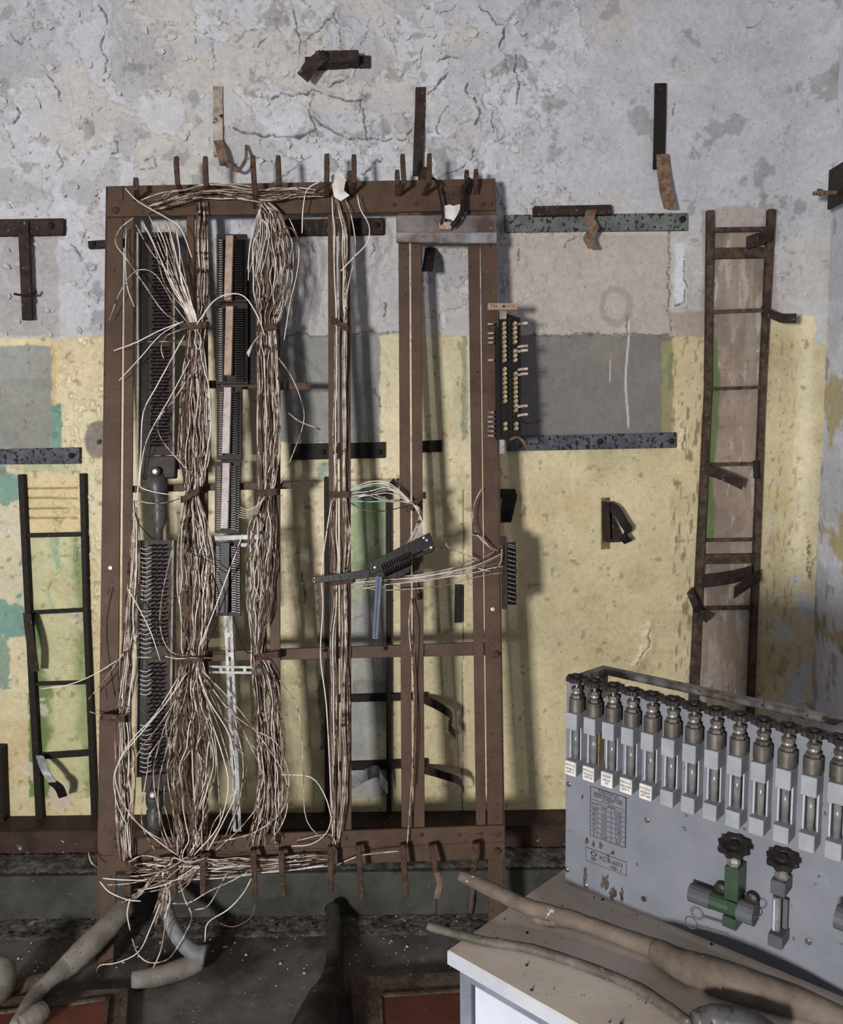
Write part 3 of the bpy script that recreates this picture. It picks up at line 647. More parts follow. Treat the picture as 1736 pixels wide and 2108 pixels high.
t = thing('wall_strap', WP.pt(880, 560, 0), 'dark hooked strap hanging in the gap under the steel plate', 'strap')
MB().ribbon(catmull([WP.pt(886, 512, .02), WP.pt(884, 530, .08), WP.pt(880, 558, .11)], 5), Vector((.016, 0, 0)), .004).build('bar', M['rust_dark'], t)
MB().tube([WP.pt(886, 512, .0), WP.pt(886, 514, .03)], .006, 8).build('stud', M['rust_dark'], t)
t = thing('wall_strap', WP.pt(1046, 1070, 0), 'dark twisted strap on the wall just right of the rack post', 'strap')
MB().ribbon(catmull([WP.pt(1040, 1010, .03), WP.pt(1050, 1020, .06), WP.pt(1044, 1050, .08), WP.pt(1038, 1075, .07)], 5), Vector((.022, 0, 0)), .004).build('bar', M['rust_dark'], t)
pq(WP, rect(1020, 1008, 1062, 1026), .03, .028).build('base_plate', M['rust_dark'], t)

# ------------------------------------------------------------------ the rack
RN = RP.n
rack = thing('equipment_rack', RP.pt(620, 1985), 'tall brown steel wiring rack leaning against the wall', 'rack')
def rq(c, off, th, name, mk='rack', bevel=.0012, parent=rack):
    return pq(RP, c, off, th).build(name, M[mk], parent, bevel=bevel)
def Lq(xa0, xa1, ya, xb0, xb1, yb): return [(xa0, ya), (xa1, ya), (xb1, yb), (xb0, yb)]
rq([(218, 384), (253, 384), (253, 450), (247, 1080), (240, 1770), (233, 1990), (198, 1990), (204, 1750), (212, 1080)], 0, .006, 'post')
rq(Lq(257, 276, 445, 247, 268, 1770), 0, .006, 'inner_strip')
rq([(989, 400), (1021, 400), (1027, 900), (1040, 1780), (1040, 1900), (1006, 1900), (1004, 1690), (994, 900)], 0, .006, 'post')
MB().prism([RP.pt(218, 384, 0), RP.pt(198, 1990, 0), RP.pt(198, 1990, 0)-RN*.05, RP.pt(218, 384, 0)-RN*.05], (.005, 0, 0)).build('post_flange', M['rack'], rack)
MB().prism([RP.pt(1021, 375, 0), RP.pt(1042, 1900, 0), RP.pt(1042, 1900, 0)-RN*.05, RP.pt(1021, 375, 0)-RN*.05], (-.005, 0, 0)).build('post_flange', M['rack'], rack)
for (a0, a1, b0, b1) in ((384, 400, 384, 402), (409, 428, 408, 428), (526, 547, 530, 550), (556, 577, 556, 577), (675, 692, 679, 699), (698, 721, 702, 724), (820, 842, 827, 849), (846, 867, 852, 875), (963, 987, 981, 1001)):
    rq(Lq(a0, a1, 430, b0, b1, 1745), -.001, .006, 'upright_strip')
# head: an angle with an upper face set back and a lower band in front
rq([(219, 383), (1020, 367), (1020, 402), (219, 416)], -.004, .006, 'head_plate')
rq([(219, 413), (1021, 400), (1021, 432), (219, 446)], .008, .012, 'head_beam')
rq([(232, 1728), (1040, 1699), (1040, 1733), (232, 1762)], .010, .010, 'foot_beam')
rq([(205, 1762), (1040, 1733), (1040, 1768), (205, 1796)], .004, .012, 'foot_beam')
rq([(405, 1342), (1005, 1322), (1005, 1349), (405, 1362)], -.008, .018, 'cross_beam')
rq([(430, 783), (640, 788), (640, 803), (430, 799)], -.03, .006, 'cross_strap')
rq([(290, 955), (380, 950), (380, 965), (290, 970)], -.01, .006, 'cross_strap')
rq([(270, 1000), (600, 992), (600, 1006), (270, 1014)], -.012, .006, 'cross_strap')
for x, y in ((239, 433), (241, 1740), (1024, 1715), (1023, 1752), (868, 1718), (812, 422), (856, 421), (993, 420), (1010, 421), (1021, 1347), (712, 1725), (840, 1720), (945, 1718), (990, 1716), (665, 1340), (790, 1336)):
    rr = .0105 if x in (239, 241, 1024, 1023, 1021) else .006
    MB().lathe(RP.pt(x, y, .008), RN, [(rr, 0), (rr, .005), (rr*.45, .006), (rr*.45, .008), (.001, .0085)], 6).build('bolt', M['hook'], rack)
for x, y in ((227, 1169), (1015, 1254)):
    MB().lathe(RP.pt(x, y, .0), RN, [(.006, -.001), (.006, .0025), (.003, .003)], 10).build('bolt', M['screw'], rack)
# bright plate at the head
rq([(816, 443), (1023, 443), (1023, 478), (816, 478)], .022, .004, 'cover_plate', 'plate_dirty')
rq([(816, 478), (1023, 478), (1023, 500), (816, 498)], .030, .012, 'cover_plate', 'plate')
# hooks
HK = [((281,414),(281,388),(280,366)), ((376,404),(366,378),(363,322)), ((431,408),(425,382),(423,322)), ((527,430),(525,400),(521,320)), ((576,408),(575,380),(573,320)),
      ((674,404),(673,372),(673,317)), ((723,400),(729,374),(729,318)), ((820,402),(832,376),(829,317)), ((872,402),(884,376),(884,316)), ((962,402),(962,376),(961,350)), ((980,402),(980,376),(980,348)),
      ((719,398),(720,378),(720,352)), ((818,398),(819,378),(818,350))]
for i, (a, b2, c) in enumerate(HK):
    o = .07 if i < 9 else .03
    pts = [RP.pt(a[0], a[1], .002), RP.pt(b2[0], b2[1], o), RP.pt(c[0], c[1]+14, o), RP.pt(c[0], c[1], o)]
    MB().ribbon(pts, [Vector((.0075, 0, 0))]*3 + [Vector((.0062, 0, 0))], .008).build('hook', M['hook'], rack, bevel=.002)
HB = [(264,1772,264,1852), (357,1764,358,1848), (418,1760,418,1845), (522,1752,525,1846), (579,1752,583,1846), (681,1745,681,1838), (738,1742,745,1852), (830,1742,836,1848), (888,1742,898,1800), (979,1738,975,1795)]
for i, (x0, y0, x1, y1) in enumerate(HB):
    pts = [RP.pt(x0, y0-6, .006), RP.pt(x0, y0, .06), RP.pt((x0+x1)/2, (y0+y1)/2, .07), RP.pt(x1, y1-8, .07), RP.pt(x1, y1, .07)]
    MB().ribbon(pts, [Vector((.008, 0, 0))]*4 + [Vector((.0065, 0, 0))], .007).build('hook', M['hook'], rack, bevel=.002)
# a bent strap on the ninth lower hook and rust brown tails
t = thing('bent_strap', RP.pt(898, 1850, .08), 'thin bent strip dangling from the lower hook left of the right post', 'strap')
MB().ribbon(catmull([RP.pt(898, 1795, .072), RP.pt(905, 1815, .085), RP.pt(902, 1835, .09), RP.pt(899, 1850, .08)], 5), Vector((.008, 0, 0)), .002).build('bar', M['rust_tan'], t)
MB().tube([RP.pt(899, 1850, .08), RP.pt(898, 1882, .08)], .0016, 5).build('stem', M['rust_dark'], t)
# clamps round the bundles
CL = [(372, 430, 672, 669, .05), (527, 575, 676, 672, .05), (683, 722, 660, 678, .04), (373, 415, 1028, 1008, .05), (527, 574, 1016, 1012, .05), (680, 725, 1019, 1018, .04), (838, 876, 1048, 1020, .03), (372, 422, 1362, 1356, .05), (528, 577, 1353, 1347, .04), (680, 731, 1199, 1194, .035), (846, 864, 1190, 1228, .03), (208, 262, 1476, 1480, .06)]
for x0, x1, y0, y1, o in CL:
    pts = [RP.pt(x0, y0, .001), RP.pt(x0+1, y0, o*.8), RP.pt(x0+5, y0, o), RP.pt(x1-5, y1, o), RP.pt(x1-1, y1, o*.8), RP.pt(x1, y1, .001)]
    MB().ribbon(pts, RV*.0095, .0035).build('cable_clamp', M['hook'], rack)
# slotted galvanised strips
def slotted(c, n, off, th, sw, name='slotted_strip'):
    """strip between the lines a-d (left) and b-c (right), with n punched slots"""
    a, b2, c2, d = [Vector((x, y)) for x, y in c]; mb = MB()
    def P(u, v):
        l = a.lerp(d, v); r = b2.lerp(c2, v); p = l.lerp(r, u); return (p.x, p.y)
    pq(RP, [P(0, 0), P(.5-sw, 0), P(.5-sw, 1), P(0, 1)], off, th, mb); pq(RP, [P(.5+sw, 0), P(1, 0), P(1, 1), P(.5+sw, 1)], off, th, mb)
    for i in range(n+1):
        v0 = max(0, (i-.12)/n); v1 = min(1, (i+.12)/n)
        pq(RP, [P(.5-sw, v0), P(.5+sw, v0), P(.5+sw, v1), P(.5-sw, v1)], off, th, mb)
    return mb.build(name, M['galv'], rack)
slotted([(461, 1266), (478, 1266), (497, 1712), (480, 1712)], 11, -.002, .004, .14)
slotted([(553, 1372), (553, 1388), (432, 1386), (428, 1370)], 5, .004, .004, .2)
rq([(440, 1103), (553, 1099), (553, 1110), (440, 1113)], .012, .004, 'silver_strap', 'galv')
rq([(490, 1118), (553, 1116), (553, 1126), (490, 1126)], .006, .004, 'silver_strap', 'galv')

# ------------------------------------------------------------------ terminal blocks
def block_thing(name, x, y, label, cat='terminal block', group=None): return thing(name, RP.pt(x, y, .0), label, cat, group)
def tooth_row(mb, x0, x1, y0, y1, step, off, jitter=.3, th=.004, dx=0):
    y = y0
    while y < y1:
        j = random.uniform(-jitter, jitter)
        k = dx*(y-y0)/(y1-y0)
        pq(RP, [(x0+j+k, y), (x1+j+k, y+.4), (x1+j+k, y+step*.5), (x0+j+k, y+step*.5-.2)], off, th, mb); y += step
def pin_block(x0, x1, y0, y1, dx, label, pins):
    """tall brown pin block: body, two pale edge rails, rows of dark contact pins"""
    t = block_thing('terminal_block', (x0+x1)/2, y1, label)
    pq(RP, [(x0, y0), (x1, y0), (x1+dx, y1), (x0+dx, y1)], .010, .010).build('base_plate', M['block'], t)
    pq(RP, [(x0-3, y0), (x0+1, y0), (x0+1+dx, y1), (x0-3+dx, y1)], .024, .024).build('edge_rail', M['edge_pale'], t)
    pq(RP, [(x1-4, y0), (x1, y0), (x1+dx, y1), (x1-4+dx, y1)], .026, .026).build('edge_rail', M['edge_pale'], t)
    pq(RP, [(x0+6, y0+2), (x0+20, y0+2), (x0+20+dx, y1-2), (x0+6+dx, y1-2)], .012, .003).build('side_channel', M['block_dark'], t)
    px0, px1, ncol, step = pins; mb = MB(); rows = int((y1-y0-20)/step)
    for r in range(rows):
        y = y0+12+r*step
        for c in range(ncol):
            x = px0 + (px1-px0)*(c+.5)/ncol + dx*(y-y0)/(y1-y0) + (step*.22 if r % 2 else -step*.22)
            p = RP.pt(x, y, .010); tip = RP.pt(x+3.2, y-1.5, .034)
            mb.tube([p, p.lerp(tip, .6), tip], [.0032, .0028, .0012], 5)
    tag(mb.build('contact_pins', M['pin'], t), kind='stuff')
    return t
random.seed(2)
pin_block(284, 360, 478, 700, 0, 'upper left pin block with dark contact pins behind the loose wires', (310, 346, 3, 7.2))
pin_block(285, 360, 704, 936, -1, 'second pin block down the left rack bay, above the first round gland', (307, 344, 3, 7.2))
pin_block(287, 358, 1112, 1352, -3, 'third pin block down the left rack bay, under the first round gland', (306, 342, 3, 8.2))
pin_block(283, 355, 1356, 1600, -3, 'lowest pin block of the left rack bay, above the lower gland', (303, 337, 3, 8.2))
def gland(x, ytop, yb, label, kind):
    t = block_thing('cable_gland', x, yb, label, 'cable gland')
    if kind == 0:
        pq(RP, [(290, 940), (362, 938), (360, 984), (291, 986)], .03, .028).build('terminal_housing', M['gland_dark'], t, bevel=.003)
        prof = [(322, 978, .028), (324, 1000, .031), (326, 1020, .027), (327, 1035, .019), (328, 1050, .022), (328, 1068, .023), (327, 1082, .016), (326, 1092, .013), (326, 1112, .013)]
        sc = (320, 971)
    else:
        pq(RP, [(290, 1596), (350, 1592), (348, 1630), (291, 1632)], .03, .028).build('terminal_housing', M['gland_dark'], t, bevel=.003)
        prof = [(318, 1625, .022), (319, 1640, .026), (319, 1655, .024), (318, 1665, .018), (318, 1668, .022), (318, 1700, .021), (318, 1716, .017), (317, 1724, .010)]
        sc = (315, 1636)
    pts = [RP.pt(a, b2, .02) for a, b2, r in prof]
    MB().tube(pts, [r for a, b2, r in prof], 18).build('gland_body', M['gland'], t, smooth=True)
    MB().lathe(RP.pt(sc[0], sc[1], .046), RN, [(.014, -.01), (.014, .003), (.010, .004)], 18).build('washer', M['gland_dark'], t)
    MB().lathe(RP.pt(sc[0], sc[1], .05), RN, [(.008, 0), (.008, .005), (.005, .007)], 14).build('screw', M['screw'], t)
gland(0, 0, 1108, 'grey bulb shaped cable gland in the middle of the left rack bay', 0)
gland(0, 0, 1724, 'dark cable gland at the bottom of the left rack bay', 1)
def comb_block(x0, x1, y0, y1, bar, mk, label, dx=0):
    t = block_thing('terminal_block', (x0+x1)/2, y1, label)
    pq(RP, [(x0, y0), (x1, y0), (x1+dx, y1), (x0+dx, y1)], .012, .012).build('base_plate', M['block'], t)
    bx0, bx1, by0, by1 = bar
    pq(RP, [(bx0, by0), (bx1, by0), (bx1-4, by1), (bx0-4, by1)], .036, .02).build('marking_strip', M[mk], t, bevel=.001)
    mb = MB(); tooth_row(mb, x0+3, bx0-2, y0+10, y1-8, 4.9, .024, th=.012, dx=dx)
    tooth_row(mb, bx1+3, x1-8, y0+10, y1-8, 4.9, .030, th=.018, dx=dx); tooth_row(mb, x1-7, x1-1, y0+12, y1-8, 4.9, .020, th=.008, dx=dx)
    tag(mb.build('contact_teeth', M['pin'], t), kind='stuff')
    mb = MB(); tooth_row(mb, x0+5, x0+12, y0+11, y1-8, 4.9, .0262, th=.002, dx=dx)
    tag(mb.build('contact_tips', M['edge_pale'], t), kind='stuff')
    return t
comb_block(446, 508, 482, 622, (465, 480, 484, 617), 'strip_tan', 'topmost comb terminal block of the centre column with a tan strip')
comb_block(446, 510, 624, 790, (465, 480, 630, 772), 'strip_tan', 'second comb terminal block of the centre column from the top')
comb_block(447, 498, 796, 946, (461, 476, 797, 933), 'strip_pale', 'third comb terminal block of the centre column with a pale strip', -1)
comb_block(443, 494, 950, 1098, (458, 473, 953, 1088), 'strip_pale', 'fourth comb terminal block of the centre column above the silver strap', -1)
comb_block(441, 494, 1115, 1268, (454, 473, 1117, 1262), 'black_strip', 'lowest comb terminal block of the centre column with a black strip', 1)
# backing plate beside the second block
pq(RP, rect(508, 560, 528, 790), -.004, .004).build('backing_plate', M['block_dark'], rack)
# block sticking out on the right post: label, body, ferrules, tabs
t = block_thing('terminal_block', 1045, 905, 'terminal block of round ferrules jutting from the right rack post')
pq(RP, [(1027, 640), (1072, 655), (1074, 905), (1031, 905)], .014, .02).build('body', M['block_dark'], t)
pq(RP, [(1020, 672), (1028, 672), (1031, 904), (1022, 904)], .02, .02).build('side_wall', M['block_dark'], t)
pq(RP, rect(1029, 640, 1043, 656), .03, .012).build('neck', M['edge_pale'], t)
lab = pq(RP, [(1005, 623), (1066, 624), (1066, 638), (1004, 637)], .045, .012).build('label_plate', M['strip_tan'], t, bevel=.002)
lab['label'] = 'small tan label plate with hand drawn marks'
fer = []; y = 668
for i in range(24):
    yy = 668 + i*9.35
    for xx, skip in ((1037, {9, 18, 19, 20, 21}), (1059, {5, 9, 10, 20, 21})):
        if i in skip: continue
        p = RP.pt(xx + i*.12, yy, .014)
        MB().lathe(p, RN + XU*.12, [(.0058, 0), (.0058, .014), (.0048, .0148), (.0024, .0146), (.0022, .010)], 10).build('ferrule', M['brass'], t)
    if i % 1 == 0:
        MB().box(RP.pt(1048+i*.12, yy+3, .02), (.004, 0, 0), (0, 0, .0022), (0, -.006, 0)).build('contact', M['pin'], t)
for yy in (668, 687, 697, 706, 742, 849, 858, 868, 878, 887, 897):
    MB().box(RP.pt(1010, yy, .02), (.0085, 0, 0), (0, 0, .0026), (0, -.012, 0)).build('clip', M['tab'], t)
for yy in (666, 713, 722, 760, 770, 836, 854):
    MB().ribbon([RP.pt(1066, yy+2, .02), RP.pt(1074, yy, .026), RP.pt(1087, yy-1, .028)], Vector((0, 0, .0035)), .003).build('clip', M['tab'], t)
pq(RP, rect(1029, 905, 1039, 934), .012, .003).build('foot_tab', M['galv'], t)
MB().tube(catmull([RP.pt(1050, 905, .01), RP.pt(1066, 900, .02), RP.pt(1078, 910, .02), RP.pt(1083, 922, .02)], 4), .004, 6).build('bent_lug', M['rust_tan'], t)
# lower right block
t = block_thing('terminal_block', 1045, 1250, 'black spring terminal block on the right post where pale wires end')
pq(RP, [(1033, 1104), (1043, 1104), (1044, 1254), (1035, 1254)], .014, .02).build('end_plate', M['block'], t)
pq(RP, [(1044, 1116), (1062, 1116), (1064, 1245), (1045, 1245)], .004, .03).build('body', M['block_dark'], t)
mb = MB(); mb2 = MB(); y = 1120
while y < 1243:
    MBp = mb if int((y-1120)/4.6) % 2 else mb2
    MBp.tube([RP.pt(1046, y, .008), RP.pt(1053, y+2, .018), RP.pt(1061, y+4, .010)], .0014, 5); y += 4.6
mb2.v and tag(mb2.build('springs', M['galv'], t), kind='stuff'); tag(mb.build('springs', M['pin'], t), kind='stuff')
mb = MB(); y = 1120
while y < 1243: mb.box(RP.pt(1064, y, .0), (.0018, 0, 0), (0, 0, .0012), (0, -.006, 0)); y += 4.4
tag(mb.build('edge_teeth', M['tab'], t), kind='stuff')
# dangling terminal strip in the middle
t = block_thing('terminal_strip', 800, 1200, 'slanting black terminal strip dangling from wires in the middle of the rack')
def dq(c, o, th, nm, mk, **k): return pq(RP, c, o, th).build(nm, M[mk], t, **k)
dq([(755, 1160), (885, 1096), (894, 1121), (765, 1184)], .085, .006, 'upper_plate', 'block_dark', bevel=.001)
dq([(770, 1182), (896, 1124), (892, 1136), (850, 1152), (843, 1178), (818, 1192), (762, 1186)], .075, .012, 'lower_plate', 'block_dark', bevel=.001)
dq([(641, 1188), (760, 1172), (762, 1190), (641, 1201)], .08, .006, 'long_arm', 'block_dark', bevel=.001)
mb = MB()
for i in range(13):
    x = 784 + i*4.9; y = 1170-i*2.2
    mb.tube([RP.pt(x, y-8, .088), RP.pt(x+6, y+6, .094), RP.pt(x+10, y+17, .084)], .0022, 5)
tag(mb.build('contact_bars', M['pin'], t), kind='stuff')
for x, y in ((879, 1112), (873, 1107), (888, 1127), (772, 1168), (648, 1190), (648, 1197)):
    MB().lathe(RP.pt(x, y, .085), RN, [(.0035 if x > 700 else .002, 0), (.0035 if x > 700 else .002, .003), (.001, .0035)], 8).build('rivet', M['screw'], t)
t = block_thing('marking_rule', 777, 1317, 'slate blue rule shaped bar hanging below the dangling terminal strip', 'bar')
pq(RP, [(774, 1186), (787, 1187), (778, 1316), (767, 1315)], .082, .003).build('bar', M['blue_rule'], t, bevel=.0005)
pq(RP, [(779, 1188), (781, 1188), (773, 1308), (771, 1308)], .0826, .001).build('groove', M['black_strip'], t)
MB().lathe(RP.pt(773, 1311, .082), RN, [(.002, 0), (.002, .001)], 8).build('hole', M['ink'], t)
# papers on the head
t = block_thing('torn_paper', 935, 455, 'torn white paper scrap stuck above the bright steel plate', 'paper')
c = [(914, 424), (925, 421), (934, 424), (945, 420), (955, 424), (957, 432), (950, 438), (954, 449), (944, 452), (936, 458), (930, 452), (918, 450), (914, 440)]
pq(RP, c, .045, .002).build('sheet', M['paper'], t)
t = block_thing('wire_lug', 925, 470, 'small brass lug with a black cable stub on the steel plate', 'cable lug')
pq(RP, rect(904, 456, 930, 471), .045, .014).build('lug', M['strip_tan'], t, bevel=.002)
MB().tube(catmull([RP.pt(908, 462, .05), RP.pt(912, 440, .055), RP.pt(905, 400, .06), RP.pt(898, 372, .05), RP.pt(886, 366, .04)], 5), .0035, 6).build('thin_cable', M['rust_dark'], t)
MB().tube(catmull([RP.pt(930, 466, .05), RP.pt(940, 455, .055), RP.pt(952, 432, .05), RP.pt(954, 400, .04), RP.pt(956, 385, .04), RP.pt(968, 368, .04)], 5), .0075, 8).build('thick_cable', M['rust_dark'], t)
pq(RP, [(906, 385), (952, 380), (950, 422), (912, 424)], .02, .01).build('rust_plate', M['hook'], t)
t = block_thing('torn_paper', 700, 412, 'crumpled grey white scrap caught between two hooks at the rack head', 'paper')
MB().add([RP.pt(682, 362, .03), RP.pt(700, 352, .04), RP.pt(712, 370, .05), RP.pt(708, 392, .055), RP.pt(720, 402, .05), RP.pt(702, 414, .045), RP.pt(688, 405, .04), RP.pt(684, 385, .045)],
         [(0, 1, 2, 3, 7), (3, 4, 5, 6, 7)]).build('sheet', M['paper'], t)
o = t.children[0].modifiers.new('thick', 'SOLIDIFY'); o.thickness = .001
t = block_thing('torn_sheet', 775, 1620, 'folded grey metal scrap hanging behind the fourth strip pair', 'scrap')
MB().ribbon(catmull([WP.pt(712, 1620, .05), WP.pt(745, 1600, .08), WP.pt(775, 1588, .10), WP.pt(785, 1605, .12), WP.pt(798, 1622, .08)], 5), Vector((0, 0, .02)), .003).build('bar', M['yellow_flap'], t)

# ------------------------------------------------------------------ wires
random.seed(11)
WR = .00165
REST = MB(); REST_M = []
def wire(pts, label, group, m=None, r=None, plane=RP, cat='wire', k=4, rest=False):
    P3 = catmull([plane.pt(x, y, o) for x, y, o in pts], k)
    if rest:
        n0 = len(REST.f); REST.tube(P3, WR*random.uniform(.8, 1.05), 5); REST_M.extend([random.choices(range(4), [5, 4, 4, 2])[0]]*(len(REST.f)-n0)); return None
    mb = MB().tube(P3, r or WR*random.uniform(.85, 1.12), 5)
    o = mb.build('wire', m or random.choices(WM, [5, 4, 3, 2])[0], smooth=True)
    return tag(o, label, cat, group)
def bundle(n, stations, w0, w1, label, group, horizontal=False, loose=0.0, ends=(0, 0), own=999, wander=.62):
    for i in range(n):
        a = random.uniform(-1, 1); dep = random.uniform(w0, w1); ph = random.uniform(0, 6.28); fr = random.uniform(.6, 1.5); pts = []
        e0 = random.uniform(0, ends[0]); e1 = random.uniform(0, ends[1])
        ns = len(stations); first, last = stations[0][0], stations[-1][0]
        ys = [first + e0] + [s[0] for s in stations[1:-1]] + [last - e1]
        # insert midpoints with extra wander
        al = a
        for j in range(ns):
            y = ys[j]; xc = np.interp(y, [s[0] for s in stations], [s[1] for s in stations]); hw = np.interp(y, [s[0] for s in stations], [s[2] for s in stations])
            al = max(-1, min(1, al + random.uniform(-.45, .45)*wander)); x = xc + al*hw
            jit = loose*random.uniform(-1, 1)*hw
            pts.append((y, x+jit, dep*(.5+.5*min(1, hw/22)) + .002*math.sin(ph+j)))
            if j < ns-1:
                y2 = (ys[j]+ys[j+1])/2; hw2 = np.interp(y2, [s[0] for s in stations], [s[2] for s in stations]); xc2 = np.interp(y2, [s[0] for s in stations], [s[1] for s in stations])
                am = max(-1.05, min(1.05, al + random.uniform(-.35, .35)*wander))
                pts.append((y2, xc2 + am*hw2, dep + .002*random.uniform(-1, 1)))
        pts = [(p[1], p[0], p[2]) for p in pts] if not horizontal else [(p[0], p[1], p[2]) for p in pts]
        wire(pts, label, group, rest=i >= own)
bundle(56, [(700, 401, 15), (760, 401, 24), (830, 402, 31), (920, 400, 33), (985, 398, 24), (1020, 395, 14), (1080, 398, 30), (1150, 403, 37), (1230, 403, 36), (1310, 400, 26), (1360, 397, 21), (1420, 395, 28)], .01, .042,
       'thin grime streaked wire packed in the thick bundle clamped beside the left pin blocks', 'wires of the thick left bundle', own=34)
bundle(12, [(414, 416, 10), (480, 416, 12), (560, 418, 12), (640, 415, 12), (672, 405, 20), (720, 405, 18)], .01, .03,
       'thin brownish wire running straight from rack head into the top left clamp', 'straight wires above the top left clamp')
bundle(26, [(672, 400, 16), (690, 400, 14), (720, 400, 17)], .02, .045, 'short stretch of thin wire fanning just under the top left clamp', 'wires under the top left clamp', own=0)
bundle(34, [(1360, 398, 21), (1420, 393, 32), (1500, 392, 44), (1580, 390, 44), (1660, 392, 38), (1730, 388, 26), (1775, 378, 18), (1820, 366, 22)], .01, .055,
       'long pale wire of the lower left bundle reaching down to the foot beam', 'wires of the lower left bundle', loose=.25, ends=(0, 40), own=22)
bundle(42, [(400, 532, 6), (440, 556, 26), (500, 562, 40), (570, 562, 40), (630, 556, 30), (675, 550, 19), (740, 551, 20), (830, 553, 22), (920, 554, 23), (980, 551, 18), (1015, 548, 14)], .01, .042,
       'thin pale wire in the tall middle bundle right of the comb blocks', 'wires of the middle bundle', ends=(10, 0), own=26)
bundle(34, [(1015, 548, 14), (1080, 542, 26), (1160, 538, 30), (1240, 535, 26), (1300, 532, 14), (1345, 528, 10), (1400, 545, 26), (1500, 555, 28), (1600, 560, 26), (1680, 555, 30), (1750, 545, 30)], .008, .04,
       'thin wire of the lower middle bundle between the slotted strip and the centre uprights', 'wires of the lower middle bundle', loose=.15, ends=(0, 60), own=20)
bundle(12, [(405, 690, 6), (470, 700, 14), (560, 702, 14), (670, 703, 12), (800, 701, 12), (900, 700, 14), (1015, 700, 13), (1100, 701, 22), (1197, 701, 14), (1300, 700, 19), (1400, 701, 18), (1550, 703, 18), (1650, 700, 16), (1745, 693, 7)], .008, .028,
       'straight pale wire on the fourth strip pair running from rack head to foot', 'wires on the fourth strip pair', wander=.45)
bundle(24, [(1040, 279, 5), (1120, 279, 11), (1220, 276, 16), (1320, 270, 18), (1420, 262, 18), (1478, 254, 16), (1560, 258, 20), (1640, 258, 20), (1700, 256, 16), (1775, 262, 14)], .01, .05,
       'thin wire strung down the inner side of the left rack post', 'wires along the left post', ends=(120, 10), own=14)
bundle(18, [(290, 425, 14), (350, 408, 16), (420, 393, 15), (480, 394, 15), (540, 402, 14), (600, 396, 12), (680, 397, 7)], .03, .07,
       'thin wire draped along the top of the rack head behind the hooks', 'wires along the rack head', horizontal=True, ends=(60, 90), own=12)
bundle(26, [(255, 1790, 16), (320, 1785, 18), (380, 1788, 22), (450, 1788, 20), (530, 1782, 17), (610, 1775, 15), (690, 1768, 13)], .02, .06,
       'thin wire lying along the foot beam in the lower hooks', 'wires along the foot beam', horizontal=True, ends=(110, 90), own=14)
# frayed tangle below the second lower hook
for i in range(30):
    x0 = random.uniform(345, 420); y0 = random.uniform(1765, 1800); a = random.uniform(-1, 1)
    L = random.uniform(60, 135)
    if i < 16: pts = [(x0, y0, .05), (x0-20-random.uniform(0, 10), y0+L*.35, .06), (348+a*18, 1845+a*6, .06), (335+a*22, 1845+L*.5, .05+.02*a)]
    else: pts = [(x0, y0-10, .05), (x0-45, y0+20, .07), (x0-80+a*20, y0+40+20*a, .08), (x0-115+a*30, y0+50+35*a, .07)]
    wire(pts, 'frayed wire end in the tangle hanging under the second lower hook', 'frayed wires under the foot beam', rest=i >= 26)
